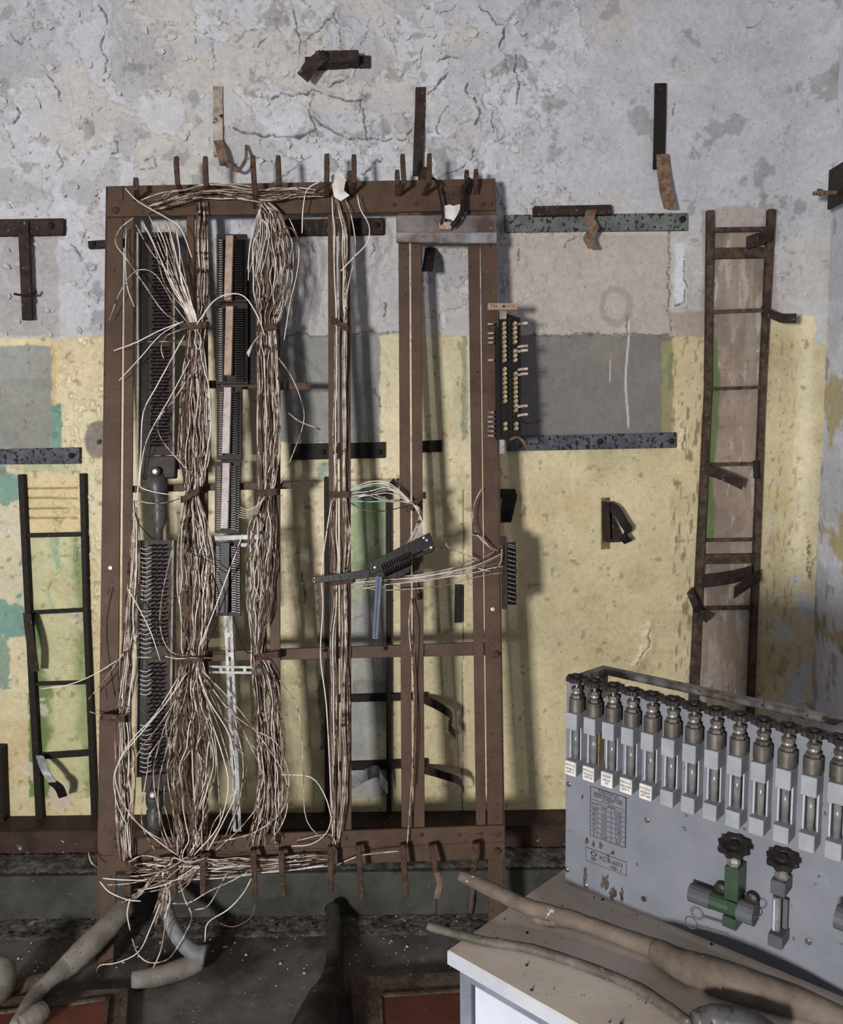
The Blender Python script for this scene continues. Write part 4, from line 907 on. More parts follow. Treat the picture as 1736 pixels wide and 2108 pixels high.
# fan from upper left into the first clamp
for i in range(15):
    s = i/14; x0 = 305+60*s+random.uniform(-8, 8); y0 = 440+30*random.random()+20*s
    wire([(x0-20*(1-s), y0, .04), (x0+8, y0+50, .05), (345+35*s+random.uniform(-8, 8), 570+20*random.random(), .055), (380+20*s, 640, .05), (392+16*s, 680, .04)],
         'pale wire slanting over the top left pin block into the first clamp', 'slanting wires over the top left block', m=random.choice([WM[0], WM[3]]))
ones = [  # loose wires that stand out, each by itself
 ([(258,388,.05),(285,415,.06),(340,447,.06),(372,470,.06),(395,530,.05)], 'loose wire poking up over the left end of the rack head'),
 ([(275,448,.05),(248,470,.06),(238,500,.06),(262,535,.05),(300,590,.06),(335,640,.06),(372,668,.05)], 'loose wire bowing left of the left inner strip near the rack head'),
 ([(225,660,.03),(248,600,.05),(280,558,.06),(320,565,.06),(360,630,.06),(395,675,.05)], 'loose wire arching from the left post to the first clamp'),
 ([(260,470,.02),(258,530,.03),(262,590,.04),(277,632,.03)], 'short loose wire hanging against the left inner strip'),
 ([(405,668,.055),(440,620,.07),(475,605,.08),(505,612,.08),(530,650,.07),(545,690,.05)], 'arched white wire bridging from the first clamp to the middle bundle'),
 ([(234,722,.04),(280,705,.06),(330,680,.06),(378,662,.05)], 'wire end pointing left from the first clamp across the post'),
 ([(245,784,.03),(290,735,.06),(330,690,.07),(372,664,.05)], 'second wire end pointing down left from the first clamp'),
 ([(337,738,.05),(332,715,.06),(345,690,.06),(385,675,.05)], 'curled wire tip below left of the first clamp'),
 ([(380,690,.05),(350,745,.06),(320,800,.06),(295,850,.06),(290,930,.06),(285,1000,.05),(276,1060,.03)], 'long wire sagging left from the first clamp past the upper gland'),
 ([(392,740,.06),(355,810,.07),(320,870,.07),(298,920,.07),(288,990,.06),(300,1008,.06),(370,1022,.05)], 'wire looping from the left bundle round to the second clamp'),
 ([(400,760,.06),(360,820,.07),(326,865,.07),(333,905,.07),(370,950,.06),(400,985,.05)], 'wire kinked over the middle left pin block'),
 ([(276,1030,.05),(282,1070,.05),(300,1095,.05),(315,1110,.04)], 'black thin wire curving down to the first gland'),
 ([(280,1030,.05),(310,1036,.06),(345,1034,.06),(370,1026,.05)], 'wire tip reaching left from the second clamp over the gland'),
 ([(596,450,.04),(615,500,.05),(612,560,.05),(598,620,.04),(585,700,.03)], 'outermost wire curving down right of the middle bundle top'),
 ([(572,735,.03),(600,775,.05),(622,830,.06),(625,870,.06),(605,930,.05),(578,995,.03)], 'wire bowing out right of the middle bundle beside the grey wall patch'),
 ([(594,850,.06),(618,868,.06),(660,884,.06)], 'short stray wire crossing to the fourth strip pair'),
 ([(565,480,.03),(600,470,.05),(618,520,.05),(606,600,.04),(592,660,.03)], 'thin brown wire hanging loose right of the middle bundle'),
 ([(736,402,.04),(742,430,.05),(760,465,.05),(756,500,.05),(728,530,.05),(702,558,.04)], 'curved wire dropping from the seventh hook across the uprights'),
 ([(622,480,.03),(624,430,.05),(633,390,.06),(662,372,.06)], 'wire dangling below the rack head beside the fourth strip pair'),
 ([(706,400,.03),(722,440,.04),(732,500,.05),(728,540,.05),(715,600,.04),(708,670,.03)], 'wire bulging right at the top of the fourth strip pair'),
 ([(683,1030,.03),(672,1100,.04),(662,1180,.05),(665,1250,.05),(660,1350,.04),(672,1450,.04),(680,1600,.04),(686,1740,.03)], 'outer left wire swinging loose beside the fourth strip pair'),
 ([(575,1400,.05),(610,1450,.06),(622,1520,.06),(625,1600,.06),(632,1690,.05),(680,1740,.04)], 'wire hanging in a long line over the yellow wall left of the fourth pair'),
 ([(580,1595,.05),(640,1600,.05),(670,1640,.05),(684,1690,.04)], 'wire crossing low from the middle bundle to the fourth pair'),
 ([(600,1742,.05),(640,1738,.06),(672,1715,.05),(684,1680,.04)], 'wire loop curling up at the foot beam left of the fourth pair'),
 ([(425,1330,.05),(448,1280,.07),(450,1220,.07),(436,1180,.06)], 'wire looping out right between the left bundle and the black strip block'),
 ([(415,1380,.06),(455,1420,.08),(500,1470,.08),(545,1530,.08),(578,1580,.07),(592,1620,.06),(588,1680,.06),(560,1730,.05)], 'long wire sweeping right from the third clamp over the slotted strip'),
 ([(425,1400,.06),(470,1460,.08),(520,1500,.08),(570,1530,.07),(595,1600,.07),(580,1670,.07),(520,1715,.06),(440,1735,.05)], 'wide looping wire circling back left below the middle bundle'),
 ([(385,1385,.06),(340,1450,.08),(290,1510,.08),(250,1560,.08),(238,1610,.07),(270,1680,.06),(330,1735,.05),(372,1765,.05)], 'wide loop of wire swinging left over the lowest pin block'),
 ([(370,1390,.06),(320,1470,.08),(270,1525,.08),(236,1590,.07),(240,1650,.06),(262,1700,.06)], 'second wide wire loop swinging left over the lowest pin block'),
 ([(375,1420,.07),(330,1490,.08),(285,1550,.08),(262,1620,.08),(280,1690,.07),(350,1740,.05)], 'inner wire loop left of the lower left bundle'),
 ([(182,1440,.02),(215,1400,.05),(250,1350,.06),(290,1300,.06)], 'wire end reaching over the left post towards the cable ladder'),
 ([(84,1418,.04),(140,1410,.05),(195,1388,.06),(240,1360,.06)], 'long wire tail crossing the left cable ladder'),
 ([(185,1465,.03),(205,1472,.04),(230,1478,.06),(260,1470,.06)], 'wire tail poking left out of the strap on the left post'),
 ([(225,1210,.02),(208,1290,.03),(212,1380,.04),(222,1440,.04)], 'brown wire bowing across the face of the left post'),
 ([(395,1140,.06),(430,1155,.07),(470,1180,.07),(478,1150,.07),(500,1110,.06)], 'wire crossing over the black strip terminal block'),
 ([(500,1100,.06),(470,1180,.07),(440,1260,.07),(412,1330,.05)], 'white wire slanting from the silver strap down to the third clamp'),
 ([(480,1270,.03),(492,1310,.05),(505,1340,.05),(520,1345,.04)], 'short wire swinging from the black strip block to the middle clamp'),
 ([(335,1350,.06),(365,1356,.07),(400,1354,.07),(440,1355,.07)], 'stiff white wire lying across the third clamp'),
 ([(357,1120,.05),(335,1220,.07),(330,1290,.07),(350,1340,.06),(395,1352,.05)], 'wire looping over the third pin block'),
 ([(392,1210,.06),(345,1240,.07),(322,1290,.07),(335,1340,.06),(360,1350,.05)], 'brown wire curving across the third pin block'),
 ([(262,1210,.05),(285,1250,.06),(310,1300,.07),(330,1360,.06)], 'wire crossing right from the left post over the third pin block'),
 ([(480,1480,.05),(500,1560,.07),(495,1640,.07),(465,1720,.06)], 'wire bending round the slotted strip'),
 ([(430,1470,.06),(460,1560,.08),(470,1620,.08),(450,1700,.07),(400,1760,.05)], 'wire curving between the lower left bundle and the slotted strip'),
 ([(265,1775,.08),(290,1762,.09),(320,1765,.09),(360,1780,.08)], 'white wire hooped over the first lower hook'),
 ([(352,1780,.08),(358,1766,.09),(390,1775,.09),(430,1764,.08)], 'white wire bent over the second and third lower hooks'),
 ([(206,1815,.05),(225,1836,.07),(262,1852,.09),(290,1855,.09)], 'thick white wire end pointing left across the foot of the left post'),
 ([(182,1755,.04),(188,1775,.05),(200,1785,.05)], 'tiny white wire tip left of the foot beam'),
 ([(268,1850,.09),(262,1880,.09),(268,1915,.08)], 'wire tail hanging from the first lower hook'),
 ([(330,1860,.09),(310,1910,.09),(285,1960,.08),(240,1982,.06),(205,1988,.04),(196,2012,.03)], 'long wire trailing over the foot of the left post to the floor'),
 ([(272,1932,.09),(285,1965,.1),(310,1982,.1),(345,1975,.1),(365,1950,.09),(385,1915,.08),(395,1885,.08),(380,1850,.08),(368,1810,.07)], 'big wire loop hanging below the second lower hook'),
 ([(312,2000,.09),(330,1960,.1),(338,1920,.09),(345,1860,.08)], 'wire end hanging straight below the tangle'),
 ([(355,1860,.08),(390,1858,.08),(430,1835,.07),(480,1812,.06),(520,1790,.05)], 'wire sweeping right under the third lower hook'),
 ([(402,1873,.08),(428,1865,.08),(450,1830,.07),(466,1800,.06)], 'wire tail ending under the foot beam left of the fourth hook'),
 ([(422,1938,.09),(428,1900,.09),(470,1872,.09),(500,1840,.08),(518,1808,.07)], 'wire tail bending down to the floor right of the third lower hook'),
 ([(388,2003,.05),(400,1990,.05),(412,1982,.05)], 'small wire end under the grey elbow sheath'),
 ([(445,1898,.03),(480,1908,.03),(515,1890,.04),(526,1862,.05)], 'faint brown wire drooping below the fourth lower hook'),
 ([(690,1782,.05),(740,1762,.06),(790,1755,.06),(825,1752,.06)], 'white wire lying across the hooks right of the fourth pair'),
 ([(612,1730,.03),(684,1720,.03),(692,1790,.05),(686,1800,.05)], 'short wire dropping over the sixth lower hook'),
]
for pts, lb in ones:
    dark = 'black' in lb; br = 'brown' in lb
    wire(pts, lb, None, m=M['rust_dark'] if dark else WM[2] if br else (WM[3] if random.random() < .5 else WM[0]), r=.0019 if 'white' in lb or 'thick' in lb else None)
# arcs over the lower bay
for i in range(11):
    s = random.random(); sd = 1 if i % 3 else -1
    x0 = 397+sd*random.uniform(2, 18); w = random.uniform(40, 150 if sd > 0 else 130)
    j_ = lambda a: random.uniform(-a, a)
    pts = [(x0, 1368, .04), (x0+sd*w*.3+j_(8), 1430+40*s, .06), (x0+sd*w*(.7+.2*s)+j_(10), 1510+40*s, .07), (x0+sd*w*(.95+.1*s), 1600+j_(40), .07), (x0+sd*w*(.5+.55*s)+j_(14), 1690+j_(15), .06), (x0+sd*w*(.1+.8*s), 1750, .05)]
    wire(pts, 'loose wire arching out of the third clamp over the lower rack bay', 'arching wires in the lower bay')
# wire run from the fourth pair to its right, and the run to the lower right block
for i in range(9):
    s = i/8; y = 1004+22*s; q = random.uniform(-7, 7)
    wire([(722, y+4, .035), (760, 994+38*s+q, .05), (800, 992+40*s-q, .06), (835, 1022+12*s, .05), (855+8*s, 1045, .035), (872-14*s, 1080, .04), (868-26*s, 1112, .06), (838-16*s, 1142, .07)],
         'pale wire curving from the fourth pair through the slanted clip to the dangling strip', 'wires feeding the dangling strip', m=random.choice([WM[0], WM[3], WM[1]]), r=.0013)
for i in range(9):
    s = i/8
    wire([(745+random.uniform(-20, 10), 1192+20*s, .05), (800, 1187+16*s, .06), (860, 1183+14*s, .05), (920, 1172+16*s, .04), (975, 1154+24*s+random.uniform(-5, 5), .04), (1010, 1140+30*s, .035), (1036, 1122+44*s, .03)],
         'pale wire stretched right from the dangling strip to the post terminal block', 'wires stretched to the right post', m=random.choice([WM[0], WM[3], WM[1]]), r=.0013)
for pts, lb in [([(918,1118,.06),(925,1128,.06),(960,1142,.05),(1000,1160,.04)], 'curled wire tip left of the right upright pair'),
  ([(992,1005,.03),(976,1040,.04),(975,1080,.04),(990,1110,.04),(1018,1132,.03)], 'wire looping beside the right post above the lower block'),
  ([(968,1100,.03),(990,1106,.04),(1010,1128,.04),(1034,1136,.03)], 'short wire dropping into the lower right block'),
  ([(1034,1130,.03),(1030,1160,.04),(1010,1175,.04),(985,1170,.04)], 'wire hooped under the run at the lower right block'),
  ([(1035,1178,.03),(980,1188,.04),(910,1206,.05),(790,1215,.05),(735,1205,.04)], 'lowest wire of the run to the lower right block'),
  ([(722,1035,.03),(750,1050,.05),(790,1052,.05),(832,1043,.04)], 'wire sagging in a bow right of the second clip'),
  ([(846,1235,.02),(842,1290,.03),(848,1360,.03),(852,1450,.03),(848,1600,.03),(838,1745,.03)], 'single wire hanging down the fifth strip pair to the foot'),
  ([(848,1232,.02),(856,1290,.03),(852,1400,.03),(856,1500,.03),(850,1620,.03)], 'second wire hanging down the fifth strip pair')]:
    wire(pts, lb, None, m=WM[0] if 'second' not in lb else WM[2])
# short jumper staples on the lower pin blocks
for y0, y1 in ((1128, 1240), (1256, 1345), (1380, 1436), (1492, 1590)):
    y = y0
    while y < y1:
        wire([(288, y, .03), (300, y+3, .036), (312, y-1+random.uniform(-2, 2), .034)], 'short jumper wire sticking out of the lower left pin blocks', 'jumper wires on the lower left blocks', m=WM[3], r=.0010, rest=False).name = 'jumper_wire'
        y += 9.5
# bright wires clump left of the middle bundle
for i in range(9):
    x = 506+i*4.2
    wire([(540-i, 420+i*3, .04), (x+14, 470, .045), (x+6+random.uniform(-4, 4), 520, .045), (x+random.uniform(-5, 5), 560+random.uniform(-10, 20), .04)], 'bright wire hanging as a loose hank left of the middle bundle', 'hank of bright wires', m=random.choice([WM[0], WM[3]]), r=.0011)
for i in range(5):
    wire([(535, 690, .05), (522-2*i, 705+3*i, .055), (512-i, 735-2*i, .05)], 'short frayed wire end below the middle clamp', 'frayed ends below the middle clamp', m=random.choice([WM[0], WM[3]]), r=.0011)
for i in range(5):
    wire([(545, 1022, .05), (530, 1040+3*i, .055), (510, 1050+4*i, .055), (495-i, 1044+5*i, .05)], 'bundled wire end bending left under the middle clip', 'wire ends bending left', m=random.choice([WM[0], WM[3]]), r=.0011)

o = REST.build('wire', WM[0], smooth=True)
for m_ in WM[1:]: o.data.materials.append(m_)
o.data.polygons.foreach_set('material_index', REST_M)
tag(o, 'dense mass of further thin wires buried inside the rack bundles', 'wire', kind='stuff')
# ------------------------------------------------------------------ text helper
def text(s, o3, ux, uy, size, nrm, parent, mk='ink', name='lettering', align='CENTER', sx=1.0):
    cu = bpy.data.curves.new('t', 'FONT'); cu.body = s; cu.size = 1.0; cu.align_x = align; cu.align_y = 'CENTER'; cu.resolution_u = 2
    ob = bpy.data.objects.new('t', cu); COL.objects.link(ob)
    dg = bpy.context.evaluated_depsgraph_get(); dg.update(); me = bpy.data.meshes.new_from_object(ob.evaluated_get(dg))
    bpy.data.objects.remove(ob); bpy.data.curves.remove(cu)
    ux = Vector(ux).normalized(); uy = Vector(uy).normalized(); nn = Vector(nrm).normalized()
    vs = [Vector(o3) + ux*(v.co.x*size*sx) + uy*(v.co.y*size) + nn*.0003 for v in me.vertices]
    org = wloc(parent)
    m2 = bpy.data.meshes.new(name); m2.from_pydata([tuple(v-org) for v in vs], [], [tuple(p.vertices) for p in me.polygons]); m2.materials.append(M[mk])
    bpy.data.meshes.remove(me)
    o = bpy.data.objects.new(name, m2); COL.objects.link(o); o.parent = parent; return o
text('ТУ1', RP.pt(1017, 631, .0455), XU, RV, .012, RN, lab); text('ФМТУ', RP.pt(1047, 631, .0455), XU, RV, .012, RN, lab)

# ------------------------------------------------------------------ bench with the gas panel
ft = TP.pt(920, 1955); ftd = (TP.pt(1159, 1789) - ft).normalized()          # left edge direction (away)
fx = Vector((-ftd.y, ftd.x, 0));  fx = -fx if fx.x < 0 else fx                  # along the front edge
fx = ((TP.pt(1205, 2108) - ft).normalized()*.6 + fx*.4).normalized(); fy = Vector((-fx.y, fx.x, 0))
Wt, Dt = 1.15, .60
fyl = ftd
bench = thing('lab_bench', ft*1.0 + fx*.5 + fyl*.25 - ZU*TZ, 'white and grey steel laboratory bench in the lower right corner', 'bench')
c4 = [ft, ft+fx*Wt, ft+fx*Wt+fyl*Dt, ft+fyl*Dt]
c4 = [c4[0], c4[1], Vector((min(c4[2].x, 1.24), c4[2].y, TZ)), c4[3]]
def clampx(v): return Vector((min(v.x, 1.235), v.y, v.z))
c4 = [clampx(v) for v in c4]
MB().prism([v - ZU*.002 for v in c4], (0, 0, -.020)).build('worktop', M['top_edge'], bench, bevel=.001)
MB().prism([v.lerp(sum(c4, Vector())/4, .004) for v in c4], (0, 0, -.0025)).build('top_sheet', M['top'], bench)
ins = .018
ins = .012; a = ft + fx*ins + fyl*ins - ZU*.022
Lf = .9
def post(p): return MB().prism([p, p+fx*.020, p+fx*.020+fyl*.020, p+fyl*.020], (0, 0, -(TZ-.022)))
post(a).build('leg', M['leg'], bench, bevel=.001); post(a+fyl*.52).build('leg', M['leg'], bench, bevel=.001)
post(a+fx*Lf*.9).build('leg', M['leg'], bench, bevel=.001); post(a+fx*Lf*.9+fyl*.52).build('leg', M['leg'], bench, bevel=.001)
MB().prism([a+fx*.02, a+fx*Lf*.9, a+fx*Lf*.9+fyl*.02, a+fx*.02+fyl*.02], (0, 0, -.020)).build('front_rail', M['leg'], bench, bevel=.001)
MB().prism([a+fyl*.03, a+fyl*.52, a+fyl*.52+fx*.02, a+fyl*.03+fx*.02], (0, 0, -.034)).build('side_rail', M['leg'], bench, bevel=.001)
d0 = a + fx*.023 - ZU*.023
dr = MB().prism([d0 + fyl*.004, d0+fx*.40+fyl*.004, d0+fx*.40+fyl*.02, d0+fyl*.02], (0, 0, -.6)).build('door', M['door_white'], bench, bevel=.002)
MB().prism([d0+fx*.41 + fyl*.004, d0+fx*.76+fyl*.004, d0+fx*.76+fyl*.02, d0+fx*.41+fyl*.02], (0, 0, -.6)).build('door', M['door_white'], bench, bevel=.002)
MB().prism([d0 + fyl*.04 - fx*.03, d0+fyl*.5 - fx*.03, d0+fyl*.5-fx*.022, d0+fyl*.04-fx*.022], (0, 0, -.6)).build('side_panel', M['leg'], bench, bevel=.002)
MB().lathe(d0 + fx*.003 - ZU*.085 + fyl*.006, -fyl, [(.006, 0), (.008, .004), (.008, .010), (.004, .012)], 10).build('hinge', M['wheel'], bench)

# panel
panel = thing('gas_panel', PA + PD*.3 - PN*.06, 'grey gas flow panel with a row of valves and glass flow tubes on the bench', 'control panel')
ptop = PP.pt(1172, 1398, 0).z
LP = .72
def pd(u, z, off=0): return PA + PD*u + ZU*(z) + PN*off
MB().prism([pd(0, .008), pd(LP, .012), pd(LP, ptop-TZ), pd(0, ptop-TZ)], -PN*.003).build('front_sheet', M['panel'], panel, bevel=.001)
HT = ptop - TZ
bk = Plane((0, 0, TZ+HT), (0, 0, 1)).pt(1243, 1374)
dep = -(bk - PA).dot(PN)
def bar(p, q, w=.012, nm='frame_tube', mk='rail'):
    p = Vector(p); q = Vector(q); t = (q-p).normalized(); s = t.cross(ZU) if abs(t.z) < .9 else PD.copy(); s.normalize(); u = s.cross(t)
    MB().prism([p-s*w/2-u*w/2, p+s*w/2-u*w/2, p+s*w/2+u*w/2, p-s*w/2+u*w/2], q-p).build(nm, M[mk], panel, bevel=.002)
u0 = (bk-PA).dot(PD)
H2 = HT-.004
bar(pd(.006, H2, -.004), pd(u0, H2, -dep)); bar(pd(u0-.005, H2, -dep), pd(LP, H2, -dep)); bar(pd(.36, H2+.001, -.004), pd(.36+u0, H2+.001, -dep))
bar(pd(u0, 0, -dep), pd(u0, H2, -dep)); bar(pd(LP, 0, -dep), pd(LP, H2, -dep)); bar(pd(LP, H2, 0), pd(LP, H2, -dep)); bar(pd(0.01, .012, -.01), pd(u0, .012, -dep)); bar(pd(u0, .012, -dep), pd(LP, .012, -dep))
def wheelmb(c, ax, r=.0165):
    mb = MB(); ax = Vector(ax).normalized(); a = ax.orthogonal().normalized(); b2 = ax.cross(a)
    n = 40; ring = []
    vs = []; lay = [(-.0028, .86, .0), (-.0035, 1, 1), (.0025, 1, 1), (.0035, .84, 0)]
    outline = []
    for i in range(n):
        t = 2*math.pi*i/n; outline.append((t, r*(1 + .11*math.cos(8*t))))
    for h, s, _ in lay:
        for t, rr in outline: vs.append(Vector(c) + ax*h + (a*math.cos(t)+b2*math.sin(t))*rr*s)
    for h in (.0028, .0005, -.0005, -.0028):
        pass
    # hollow hub: inner rings
    for h, s in ((.0022, .62), (.0010, .58), (.0010, .34), (.0040, .30), (.0040, .10)):
        for t, rr in outline: vs.append(Vector(c) + ax*h + (a*math.cos(t)+b2*math.sin(t))*r*s)
    L = len(lay)+5; fs = []
    order = list(range(L))
    for k in range(L-1):
        for i in range(n): fs.append((k*n+i, k*n+(i+1) % n, (k+1)*n+(i+1) % n, (k+1)*n+i))
    fs.append(tuple(range(n-1, -1, -1))); fs.append(tuple((L-1)*n+i for i in range(n)))
    mb.add(vs, fs); return mb
def hexn(c, r, h, parent, nm, mk, n=6): MB().lathe(c, ZU, [(r*.9, 0), (r, h*.12), (r, h*.88), (r*.9, h)], n).build(nm, M[mk], parent)
oc = .030
pf = Plane(PA + PN*oc, PN)
A0 = pf.pt(1175, 1582); A1 = pf.pt(1715, 1742)
uA, uB = (A0-PA).dot(PD), (A1-PA).dot(PD); zA, zB = A0.z-TZ, A1.z-TZ
pitch = (uB-uA)/12; zc = (zA+zB)/2
def pyz(px, py): return pf.pt(px, py).z - TZ
cw = pitch*.31
zb1 = pyz(1175, 1567); zb0 = zb1 - .0225
zt0 = pyz(1180, 1504); zt1 = pyz(1180, 1470)
STK = ['РАСХОД\nвоздуха\nЦМО %', 'РАСХОД\nвоздуха\nКИП 90', 'ГЕЛИЙ\nкол-ка\nХЛ', 'РАСХОД\nвод-рода\nЦМО %', 'РАСХОД\nвоздуха\nЦКТ мм']
kick = random.Random(4)
for i in range(14):
    u = uA + pitch*i
    body = MB().prism([pd(u-cw, zb0, oc), pd(u+cw, zb0, oc), pd(u+cw, zb1, oc), pd(u-cw, zb1, oc)], -PN*oc)
    fm = body.build('flow_meter', M['cube'], panel, bevel=.0008)
    MB().prism([pd(u-cw, zt0, oc), pd(u+cw, zt0, oc), pd(u+cw, zt1, oc), pd(u-cw, zt1, oc)], -PN*oc).build('upper_block', M['cube'], fm, bevel=.0008)
    om = oc*.48
    MB().prism([pd(u-cw*.75, zb1-.001, .004), pd(u+cw*.75, zb1-.001, .004), pd(u+cw*.75, zt0+.001, .004), pd(u-cw*.75, zt0+.001, .004)], -PN*.0036).build('back_strip', M['cube'], fm)
    MB().tube([pd(u, zb1-.001, om), pd(u, zt0+.001, om)], cw*.50, 14).build('glass_tube', M['tube'], fm, smooth=True)
    MB().prism([pd(u-cw*.92, zb1-.001, om+.004), pd(u-cw*.70, zb1-.001, om+.004), pd(u-cw*.70, zt0+.001, om+.004), pd(u-cw*.92, zt0+.001, om+.004)], -PN*.006).build('side_bar', M['side'], fm)
    MB().prism([pd(u+cw*.80, zb1-.001, .001), pd(u+cw*.80, zb1-.001, om*1.1), pd(u+cw*.80, zt0+.001, om*1.1), pd(u+cw*.80, zt0+.001, .001)], PD*cw*.18).build('side_bar', M['side_tan'] if i == 1 else M['side'], fm)
    cpt = pd(u, zt1, om)
    MB().lathe(cpt, ZU, [(.0110, 0), (.0113, .001), (.0113, .019), (.0104, .0205)], 36).build('gland_barrel', M['nickel'], fm)
    hexn(cpt+ZU*.0205, .0090, .0055, fm, 'lower_nut', 'nickel'); 
    MB().lathe(cpt+ZU*.026, ZU, [(.0062, 0), (.0068, .003), (.0062, .006)], 16).build('neck_ring', M['nickel_bright'], fm, smooth=True)
    hexn(cpt+ZU*.0315, .0080, .006, fm, 'upper_nut', 'nickel')
    MB().tube([cpt+ZU*.037, cpt+ZU*.049], .0024, 10).build('stem', M['nickel_bright'], fm)
    wheelmb(cpt+ZU*.050, (kick.uniform(-.05, .05), kick.uniform(-.05, .05), 1), .0148).build('handwheel', M['wheel'], fm)
    if i < 5:
        st = MB().prism([pd(u-cw*.97, zb0+.0008, oc+.0006), pd(u+cw*.97, zb0+.0004, oc+.0006), pd(u+cw*.95, zb1-.0012, oc+.0006), pd(u-cw*.97, zb1-.0006, oc+.0006)], -PN*.0005).build('sticker', M['sticker'], fm)
        st['label'] = 'small white paper sticker with three handwritten lines'
        # lettering is a mark on the sticker: kept in the same level as the sticker
        text(STK[i], pd(u, (zb0+zb1)/2, oc+.0008), PD, ZU, .0052, PN, fm, 'ink', 'handwriting', sx=.72)
# screws on the sheet
for px, py in ((1172, 1614), (1333, 1688), (1168, 1790), (1207, 1823), (1326, 1850), (1665, 1938)):
    p = PP.pt(px, py, 0); MB().lathe(p, PN, [(.0042, -.001), (.0042, .0012), (.0025, .0022)], 12).build('screw', M['nickel'] if px not in (1326,) else M['hook'], panel)
# printed table
PU, PV = PD, ZU
tl = PP.pt(1217, 1618); br_ = PP.pt(1288, 1745); tu0 = (tl-PA).dot(PD); tz1 = tl.z-TZ; tu1 = (br_-PA).dot(PD); tz0 = br_.z-TZ
tw, thh = tu1-tu0, tz1-tz0
plate = MB().prism([pd(tu0, tz0, .0006), pd(tu1, tz0, .0006), pd(tu1, tz1, .0006), pd(tu0, tz1, .0006)], -PN*.0005).build('printed_table', M['panel'], panel)
plate['label'] = 'printed conversion table with ruled rows of numbers'
lw = .0005; mb = MB()
def hl(u0_, u1_, z, w=lw): mb.prism([pd(u0_, z-w/2, .0009), pd(u1_, z-w/2, .0009), pd(u1_, z+w/2, .0009), pd(u0_, z+w/2, .0009)], -PN*.0002)
def vl(u, z0_, z1_, w=lw): mb.prism([pd(u-w/2, z0_, .0009), pd(u+w/2, z0_, .0009), pd(u+w/2, z1_, .0009), pd(u-w/2, z1_, .0009)], -PN*.0002)
hl(tu0, tu1, tz0, .0008); hl(tu0, tu1, tz1, .0007); vl(tu0, tz0, tz1, .0008); vl(tu1, tz0, tz1, .0011)
zh = tz1 - thh*.255; zr = tz1 - thh*.40; rh = (zr-tz0)/6; cu1 = tu0+tw*.205; cu2 = tu0+tw*.60
hl(tu0, tu1, zh); hl(cu1, tu1, tz1-thh*.31); vl(cu1, tz0, zh); vl(cu2, tz0, tz1-thh*.31)
for k in range(6): hl(tu0, tu1, zr-rh*k)
mb.build('ruled_lines', M['ink'], plate)
def T(s, u, z, size, sx=.9): text(s, pd(u, z, .0008), PD, ZU, size, PN, plate, 'ink', 'lettering', sx=sx)
T('ТАБЛИЦА', tu0+tw*.5, tz1-thh*.045, .0068, 1.05); T('приблизительного  расхода', tu0+tw*.5, tz1-thh*.105, .0056, .62); T('воздуха  ротаметром  серии', tu0+tw*.5, tz1-thh*.155, .0056, .60); T('t = 20°С', tu0+tw*.5, tz1-thh*.21, .0056)
T('дел. шк.', tu0+tw*.1, tz1-thh*.33, .004, .55); T('расход', tu0+tw*.6, tz1-thh*.282, .004); T('вода', tu0+tw*.40, tz1-thh*.352, .0046); T('воздух', tu0+tw*.8, tz1-thh*.355, .0046)
for k, (a, b2, c) in enumerate((('100', '1,2', '3,93'), ('80', '0,9', '3,21'), ('60', '0,7', '2,55'), ('40', '0,4', '1,82'), ('20', '0,2', '1,15'), ('0', '0,04', '0,5'))):
    z = zr - rh*(k+.5); T(a, tu0+tw*.11, z, .0072, .8); T(b2, tu0+tw*.40, z, .0072); T(c, tu0+tw*.80, z, .0072)
# name plate
tl = PP.pt(1207, 1743); br_ = PP.pt(1290, 1803); nu0 = (tl-PA).dot(PD); nz1 = tl.z-TZ; nu1 = (br_-PA).dot(PD); nz0 = br_.z-TZ
plate = MB().prism([pd(nu0, nz0, .0006), pd(nu1, nz0, .0006), pd(nu1, nz1, .0006), pd(nu0, nz1, .0006)], -PN*.0005).build('name_plate', M['panel'], panel)
plate['label'] = 'rectangular type plate with black border and lettering'
mb = MB(); hl(nu0, nu1, nz0); hl(nu0, nu1, nz1); vl(nu0, nz0, nz1); vl(nu1, nz0, nz1); mb.build('ruled_lines', M['ink'], plate)
nw, nh = nu1-nu0, nz1-nz0
T('КСУ–60М', nu0+nw*.63, nz0+nh*.60, .0098); T('№', nu0+nw*.2, nz0+nh*.28, .0085); T('1981 г.', nu0+nw*.76, nz0+nh*.20, .0085)
mb = MB()
for s in (1, -1):
    cpt = pd(nu0+nw*.2, nz0+nh*.70, .0008)
    arc = [cpt + PD*(.0042*math.cos(t))*s + ZU*(.0020*math.sin(t)+.0012)*s for t in np.linspace(-.2, 2.9, 9)]
    mb.ribbon(arc, PN*.0002, .0010); mb.add([arc[0]+PD*s*.002, arc[0]-PD*s*.002, arc[0]-ZU*s*.0035], [(0, 1, 2)])
mb.build('emblem', M['ink'], plate)
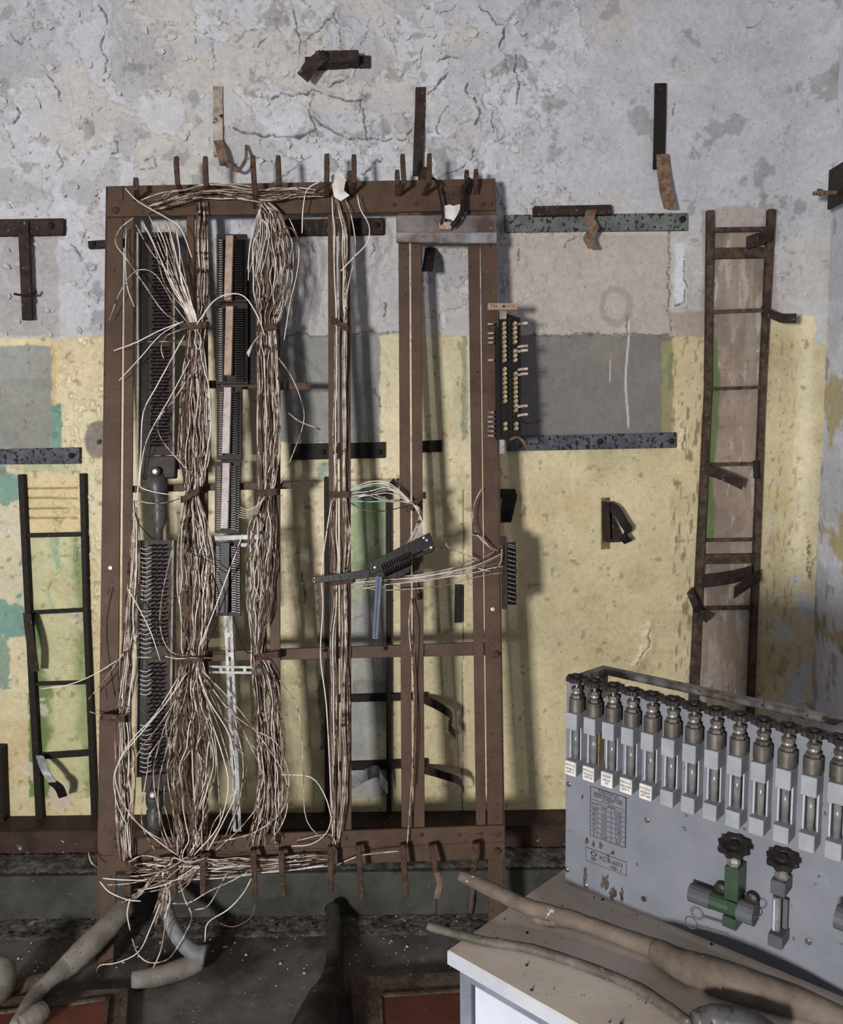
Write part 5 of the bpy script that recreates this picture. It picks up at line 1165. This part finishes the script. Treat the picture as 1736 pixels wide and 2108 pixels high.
# stains
def blot(px, py, w, h, seed, nm='stain'):
    r = random.Random(seed); pts = []
    for i in range(22):
        t = 2*math.pi*i/22; k = r.uniform(.35, .95); pts.append(PP.pt(px+w*k*math.cos(t), py+h*k*math.sin(t), .0005))
    return pts
for i, (x, y, w, h) in enumerate(((1208, 1732, 5, 9), (1222, 1738, 4, 8), (1237, 1741, 6, 9), (1262, 1762-6, 6, 6), (1205, 1805, 8, 22), (1245, 1815, 12, 22), (1262, 1840, 10, 20), (1280, 1845, 7, 22), (1199, 1640, 3, 8))):
    MB().prism(blot(x, y, w, h, i), -PN*.0004).build('stain', M['soot'], panel)
MB().prism([PP.pt(x, y, .0006) for x, y in ((1198, 1395), (1228, 1402), (1262, 1412), (1262, 1425), (1240, 1440), (1236, 1540), (1255, 1600), (1225, 1590), (1222, 1470), (1205, 1440))], -PN*.0004).build('stain', M['soot'], panel)
# green valve body with crossing barrel
def on(px, py, off): return PP.pt(px, py, off)
gv = thing  # alias unused
def vbody(x0, x1, y0, y1, off, d, mk, nm, par):
    a_, b_ = on(x0, y0, off), on(x1, y1, off); ua, ub = (a_-PA).dot(PD), (b_-PA).dot(PD); za, zb = a_.z-TZ, b_.z-TZ
    return MB().prism([pd(ua, zb, off), pd(ub, zb, off), pd(ub, za, off), pd(ua, za, off)], -PN*d).build(nm, M[mk], par, bevel=.001)
g = vbody(1492, 1519, 1782, 1860, .03, .03, 'green_enamel', 'green_valve', panel); g['label'] = 'green enamelled valve body'
vbody(1487, 1516, 1884, 1918, .03, .03, 'green_enamel', 'lower_block', g)
vbody(1498, 1516, 1855, 1888, .0305, .02, 'green_enamel', 'valve_web', g)
MB().tube([on(1422, 1836, .018), on(1465, 1852, .018)], .0125, 14).build('knurled_cap', M['cube_grey'], g)
MB().tube([on(1462, 1851, .018), on(1524, 1872, .018)], .0118, 14).build('barrel', M['green_enamel'], g)
MB().tube([on(1522, 1871, .018), on(1556, 1884, .018)], .0145, 14).build('hex_cap', M['cube_grey'], g)
for px, py in ((1487, 1827), (1551, 1848)): MB().lathe(on(px, py, .004), PN, [(.008, -.003), (.009, .002), (.009, .008), (.004, .010)], 16).build('side_knob', M['wheel'], g)
cx_ = on(1511, 1775, .02); 
MB().lathe(cx_-ZU*.006, ZU, [(.0085, 0), (.0085, .008), (.0068, .012), (.0068, .016)], 6).build('gland_nut', M['nickel_bright'], g)
MB().tube([cx_+ZU*.008, cx_+ZU*.022], .003, 8).build('stem', M['nickel_bright'], g)
wheelmb(cx_+ZU*.023+PN*.001, PN*.32+ZU, .0195).build('handwheel', M['wheel'], g)
mb = MB(); rc = on(1423, 1899, .035); u_, v_ = PD, ZU
mb.tube([rc + u_*.008*math.cos(t) + v_*.008*math.sin(t) for t in np.linspace(0, 2*math.pi, 20)], .0009, 6); mb.tube([rc+u_*.008, on(1440, 1905, .035), on(1501, 1922, .033)], .0009, 6); mb.tube([on(1436, 1907, .036), on(1498, 1925, .034)], .0009, 6)
mb.build('wire_pin', M['nickel'], g)
mb = MB(); mb.tube(catmull([on(1556, 1858, .02), on(1568, 1872, .03), on(1566, 1884, .03), on(1552, 1888, .03)], 4), .0008, 5); mb.build('seal_wire', M['nickel'], g)
# small grey flow meter
f2_ = vbody(1587, 1616, 1810, 1850, .03, .03, 'cube_grey', 'flow_meter', panel); f2_['label'] = 'small dark grey flow meter'
vbody(1581, 1610, 1921, 1958, .03, .03, 'cube_grey', 'lower_block', f2_)
MB().tube([on(1600, 1845, .015), on(1598, 1925, .015)], .0052, 12).build('glass_tube', M['tube'], f2_)
vbody(1592, 1596, 1850, 1922, .02, .01, 'side', 'side_bar', f2_); vbody(1612, 1620, 1850, 1915, .01, .004, 'cube_grey', 'side_bar', f2_)
cx_ = on(1610, 1808, .017)
MB().lathe(cx_-ZU*.006, ZU, [(.0085, 0), (.0085, .010), (.0064, .014), (.0064, .018)], 6).build('gland_nut', M['nickel_bright'], f2_)
MB().tube([cx_+ZU*.010, cx_+ZU*.025], .003, 8).build('stem', M['nickel'], f2_)
wheelmb(cx_+ZU*.026, PN*.32+ZU, .0185).build('handwheel', M['wheel'], f2_)
k_ = MB().tube([on(1722, 1885, .03), on(1765, 1902, .03)], .0145, 14).build('knurled_cap', M['cube_grey'], panel)

# ------------------------------------------------------------------ hoses on the bench
def hose(name, st, label, cat, mk, seg=14, wob=.0006, sub=6):
    """st: (x, y, z above the floor, radius)"""
    P3 = []; R = []
    c = [Plane((0, 0, z), (0, 0, 1)).pt(x, y) for x, y, z, r in st]
    P3 = catmull(c, sub); R = catmull([Vector((r, 0, 0)) for *_, r in st], sub)
    rn = random.Random(len(name)+len(st))
    R = [v.x + rn.uniform(-wob, wob) for v in R]
    return tag(MB().tube(P3, R, seg).build(name, M[mk], smooth=True), label, cat)
hose('hose', [(948, 1803, .835, .0085), (1010, 1830, .83, .011), (1085, 1866, .82, .0115), (1180, 1893, .815, .012), (1270, 1925, .813, .012), (1340, 1950, .813, .013), (1362, 1962, .816, .016), (1410, 1988, .820, .020), (1470, 2008, .822, .022), (1560, 2038, .822, .0215), (1650, 2065, .818, .018), (1760, 2108, .812, .012)],
     'long dusty hose with a swollen sleeve lying across the bench', 'hose', 'hose_tan')
hose('hose', [(880, 1906, .812, .0055), (930, 1920, .808, .0062), (1000, 1938, .8065, .0064), (1080, 1950, .8065, .0064), (1150, 1970, .8065, .0064), (1230, 1998, .8065, .0066), (1310, 2032, .807, .007), (1370, 2070, .807, .007), (1425, 2110, .807, .007)],
     'thin grey hose curving over the front of the bench top', 'hose', 'hose_grey')
hose('hose', [(1430, 2106, .818, .012), (1470, 2098, .82, .016), (1540, 2112, .82, .018), (1600, 2150, .82, .018)],
     'dark stub of hose at the lower edge of the bench top', 'hose', 'gland')
mb = MB(); rn = random.Random(3)
for i in range(5):
    p = TP.pt(1115+i*14+rn.uniform(-4, 4), 1890+i*4, .004); mb.lathe(p, ZU + Vector((rn.uniform(-.4, .4), rn.uniform(-.4, .4), 0)), [(.004, -.003), (.016-.002*i, .002), (.012, .009), (.003, .013)], 9)
tag(mb.build('rust_lump', M['hose_tan'], smooth=True), 'lump of rusty debris beside the long hose on the bench', 'debris')
mb = MB()
cen = sum(c4, Vector())/4
for i in range(150):
    p = ft + fx*rn.uniform(.01, .8) + fyl*rn.uniform(.01, .30); s = rn.choice([.0007, .001, .001, .0015, .0024])
    mb.lathe(p, ZU, [(s, 0), (s*.9, s*.5), (s*.2, s*.9)], 5)
tag(mb.build('crumbs', M['crumb']), 'black crumbs scattered over the bench top', 'crumbs', kind='stuff')

# ------------------------------------------------------------------ floor level things
def hatch(outer, inner, label, lift=.03):
    P0 = Plane((0, 0, lift), (0, 0, 1)); P1 = Plane((0, 0, lift+.012), (0, 0, 1)); P2 = Plane((0, 0, lift+.004), (0, 0, 1))
    t = thing('floor_hatch', P0.pt(*outer[0])*1.0 - ZU*lift, label, 'hatch')
    MB().prism([P0.pt(*c) for c in outer], (0, 0, -lift)).build('frame', M['hatch'], t, bevel=.003)
    MB().prism([P2.pt(*c) for c in inner], (0, 0, -.004)).build('cover', M['red'], t, bevel=.002)
    n = len(inner)
    for i in range(n):
        p, q = P2.pt(*inner[i]), P2.pt(*inner[(i+1) % n])
        if (q-p).length > .02: MB().ribbon([p, q], ZU*.006, .008).build('rim', M['hatch'], t)
    return t
hatch([(-160, 2075), (110, 2040), (266, 2032), (252, 2260), (-160, 2260)], [(-120, 2100), (118, 2072), (222, 2058), (206, 2240), (-120, 2240)], 'red painted floor hatch in a dusty iron frame at the lower left')
hatch([(720, 2012), (960, 1998), (1040, 2240), (735, 2240)], [(783, 2052), (960, 2040), (1010, 2220), (790, 2220)], 'red painted floor hatch in an iron frame beside the bench', .035)
hose('conduit', [(-30, 2045, .05, .02), (40, 2030, .05, .02), (110, 2012, .04, .018)], 'dusty grey rail lying behind the left floor hatch', 'pipe', 'hatch')
hose('pipe', [(686, 1868, .06, .026), (690, 1895, .045, .024), (690, 1940, .035, .024), (688, 1985, .035, .025), (680, 2030, .045, .034), (664, 2075, .06, .050), (645, 2140, .07, .062), (620, 2260, .08, .065)],
     'olive mud covered pipe rising from the floor towards the wall', 'pipe', 'mudpipe', 18, .0015)
hose('sheath', [(262, 1862, .16, .030), (225, 1905, .13, .032), (180, 1950, .10, .034), (140, 1988, .07, .030), (112, 2010, .07, .022), (80, 2040, .06, .020), (55, 2075, .06, .019), (30, 2120, .06, .019)],
     'thick dusty grey cable sheath bending down behind the left post', 'cable sheath', 'pipe_grey', 18, .001)
hose('sheath', [(92, 2078, .085, .022), (75, 2090, .085, .026), (45, 2112, .08, .024)], 'blunt grey sheath end lying on the left floor hatch', 'cable sheath', 'pipe_grey', 16)
hose('sheath', [(-20, 1990, .1, .03), (8, 2000, .1, .03), (6, 2040, .08, .024), (-20, 2060, .08, .02)], 'pale rounded sheath end at the left edge of the picture', 'cable sheath', 'pipe_grey', 16)
hose('sheath', [(272, 2018, .03, .022), (330, 2008, .03, .026), (380, 1992, .035, .027), (415, 1978, .04, .025)], 'short pale sheath lying on the floor behind the rack foot', 'cable sheath', 'pipe_grey', 16)
hose('elbow_pipe', [(338, 1838, .16, .018), (346, 1880, .14, .019), (358, 1915, .12, .019), (380, 1945, .09, .020), (402, 1962, .07, .023), (424, 1966, .065, .027)], 'grey blue elbow pipe hanging under the wire tangle', 'pipe', 'pipe_blue', 18)
hose('pipe_stub', [(975, 1808, .12, .010), (972, 1850, .06, .009), (968, 1880, .01, .009)], 'thin red brown pipe standing against the plinth under the right post', 'pipe', 'hatch', 10)
hose('pipe_stub', [(803, 1790, .14, .008), (804, 1830, .08, .008), (806, 1870, .01, .008)], 'thin red brown pipe standing against the plinth under the eighth hook', 'pipe', 'hatch', 10)
mb = MB(); rn = random.Random(9)
for i in range(420):
    x = rn.uniform(-1.2, .75); y = 2.34 - abs(rn.gauss(0, .18)); s = rn.choice([.0015, .002, .003, .003, .005])
    mb.lathe((x, y, .0), (rn.uniform(-.3, .3), rn.uniform(-.3, .3), 1), [(s, 0), (s*.9, s*.5), (s*.3, s*.8)], 5)
tag(mb.build('plaster_chips', M['chip']), 'scattered pale plaster chips on the floor before the wall', 'chips', kind='stuff')
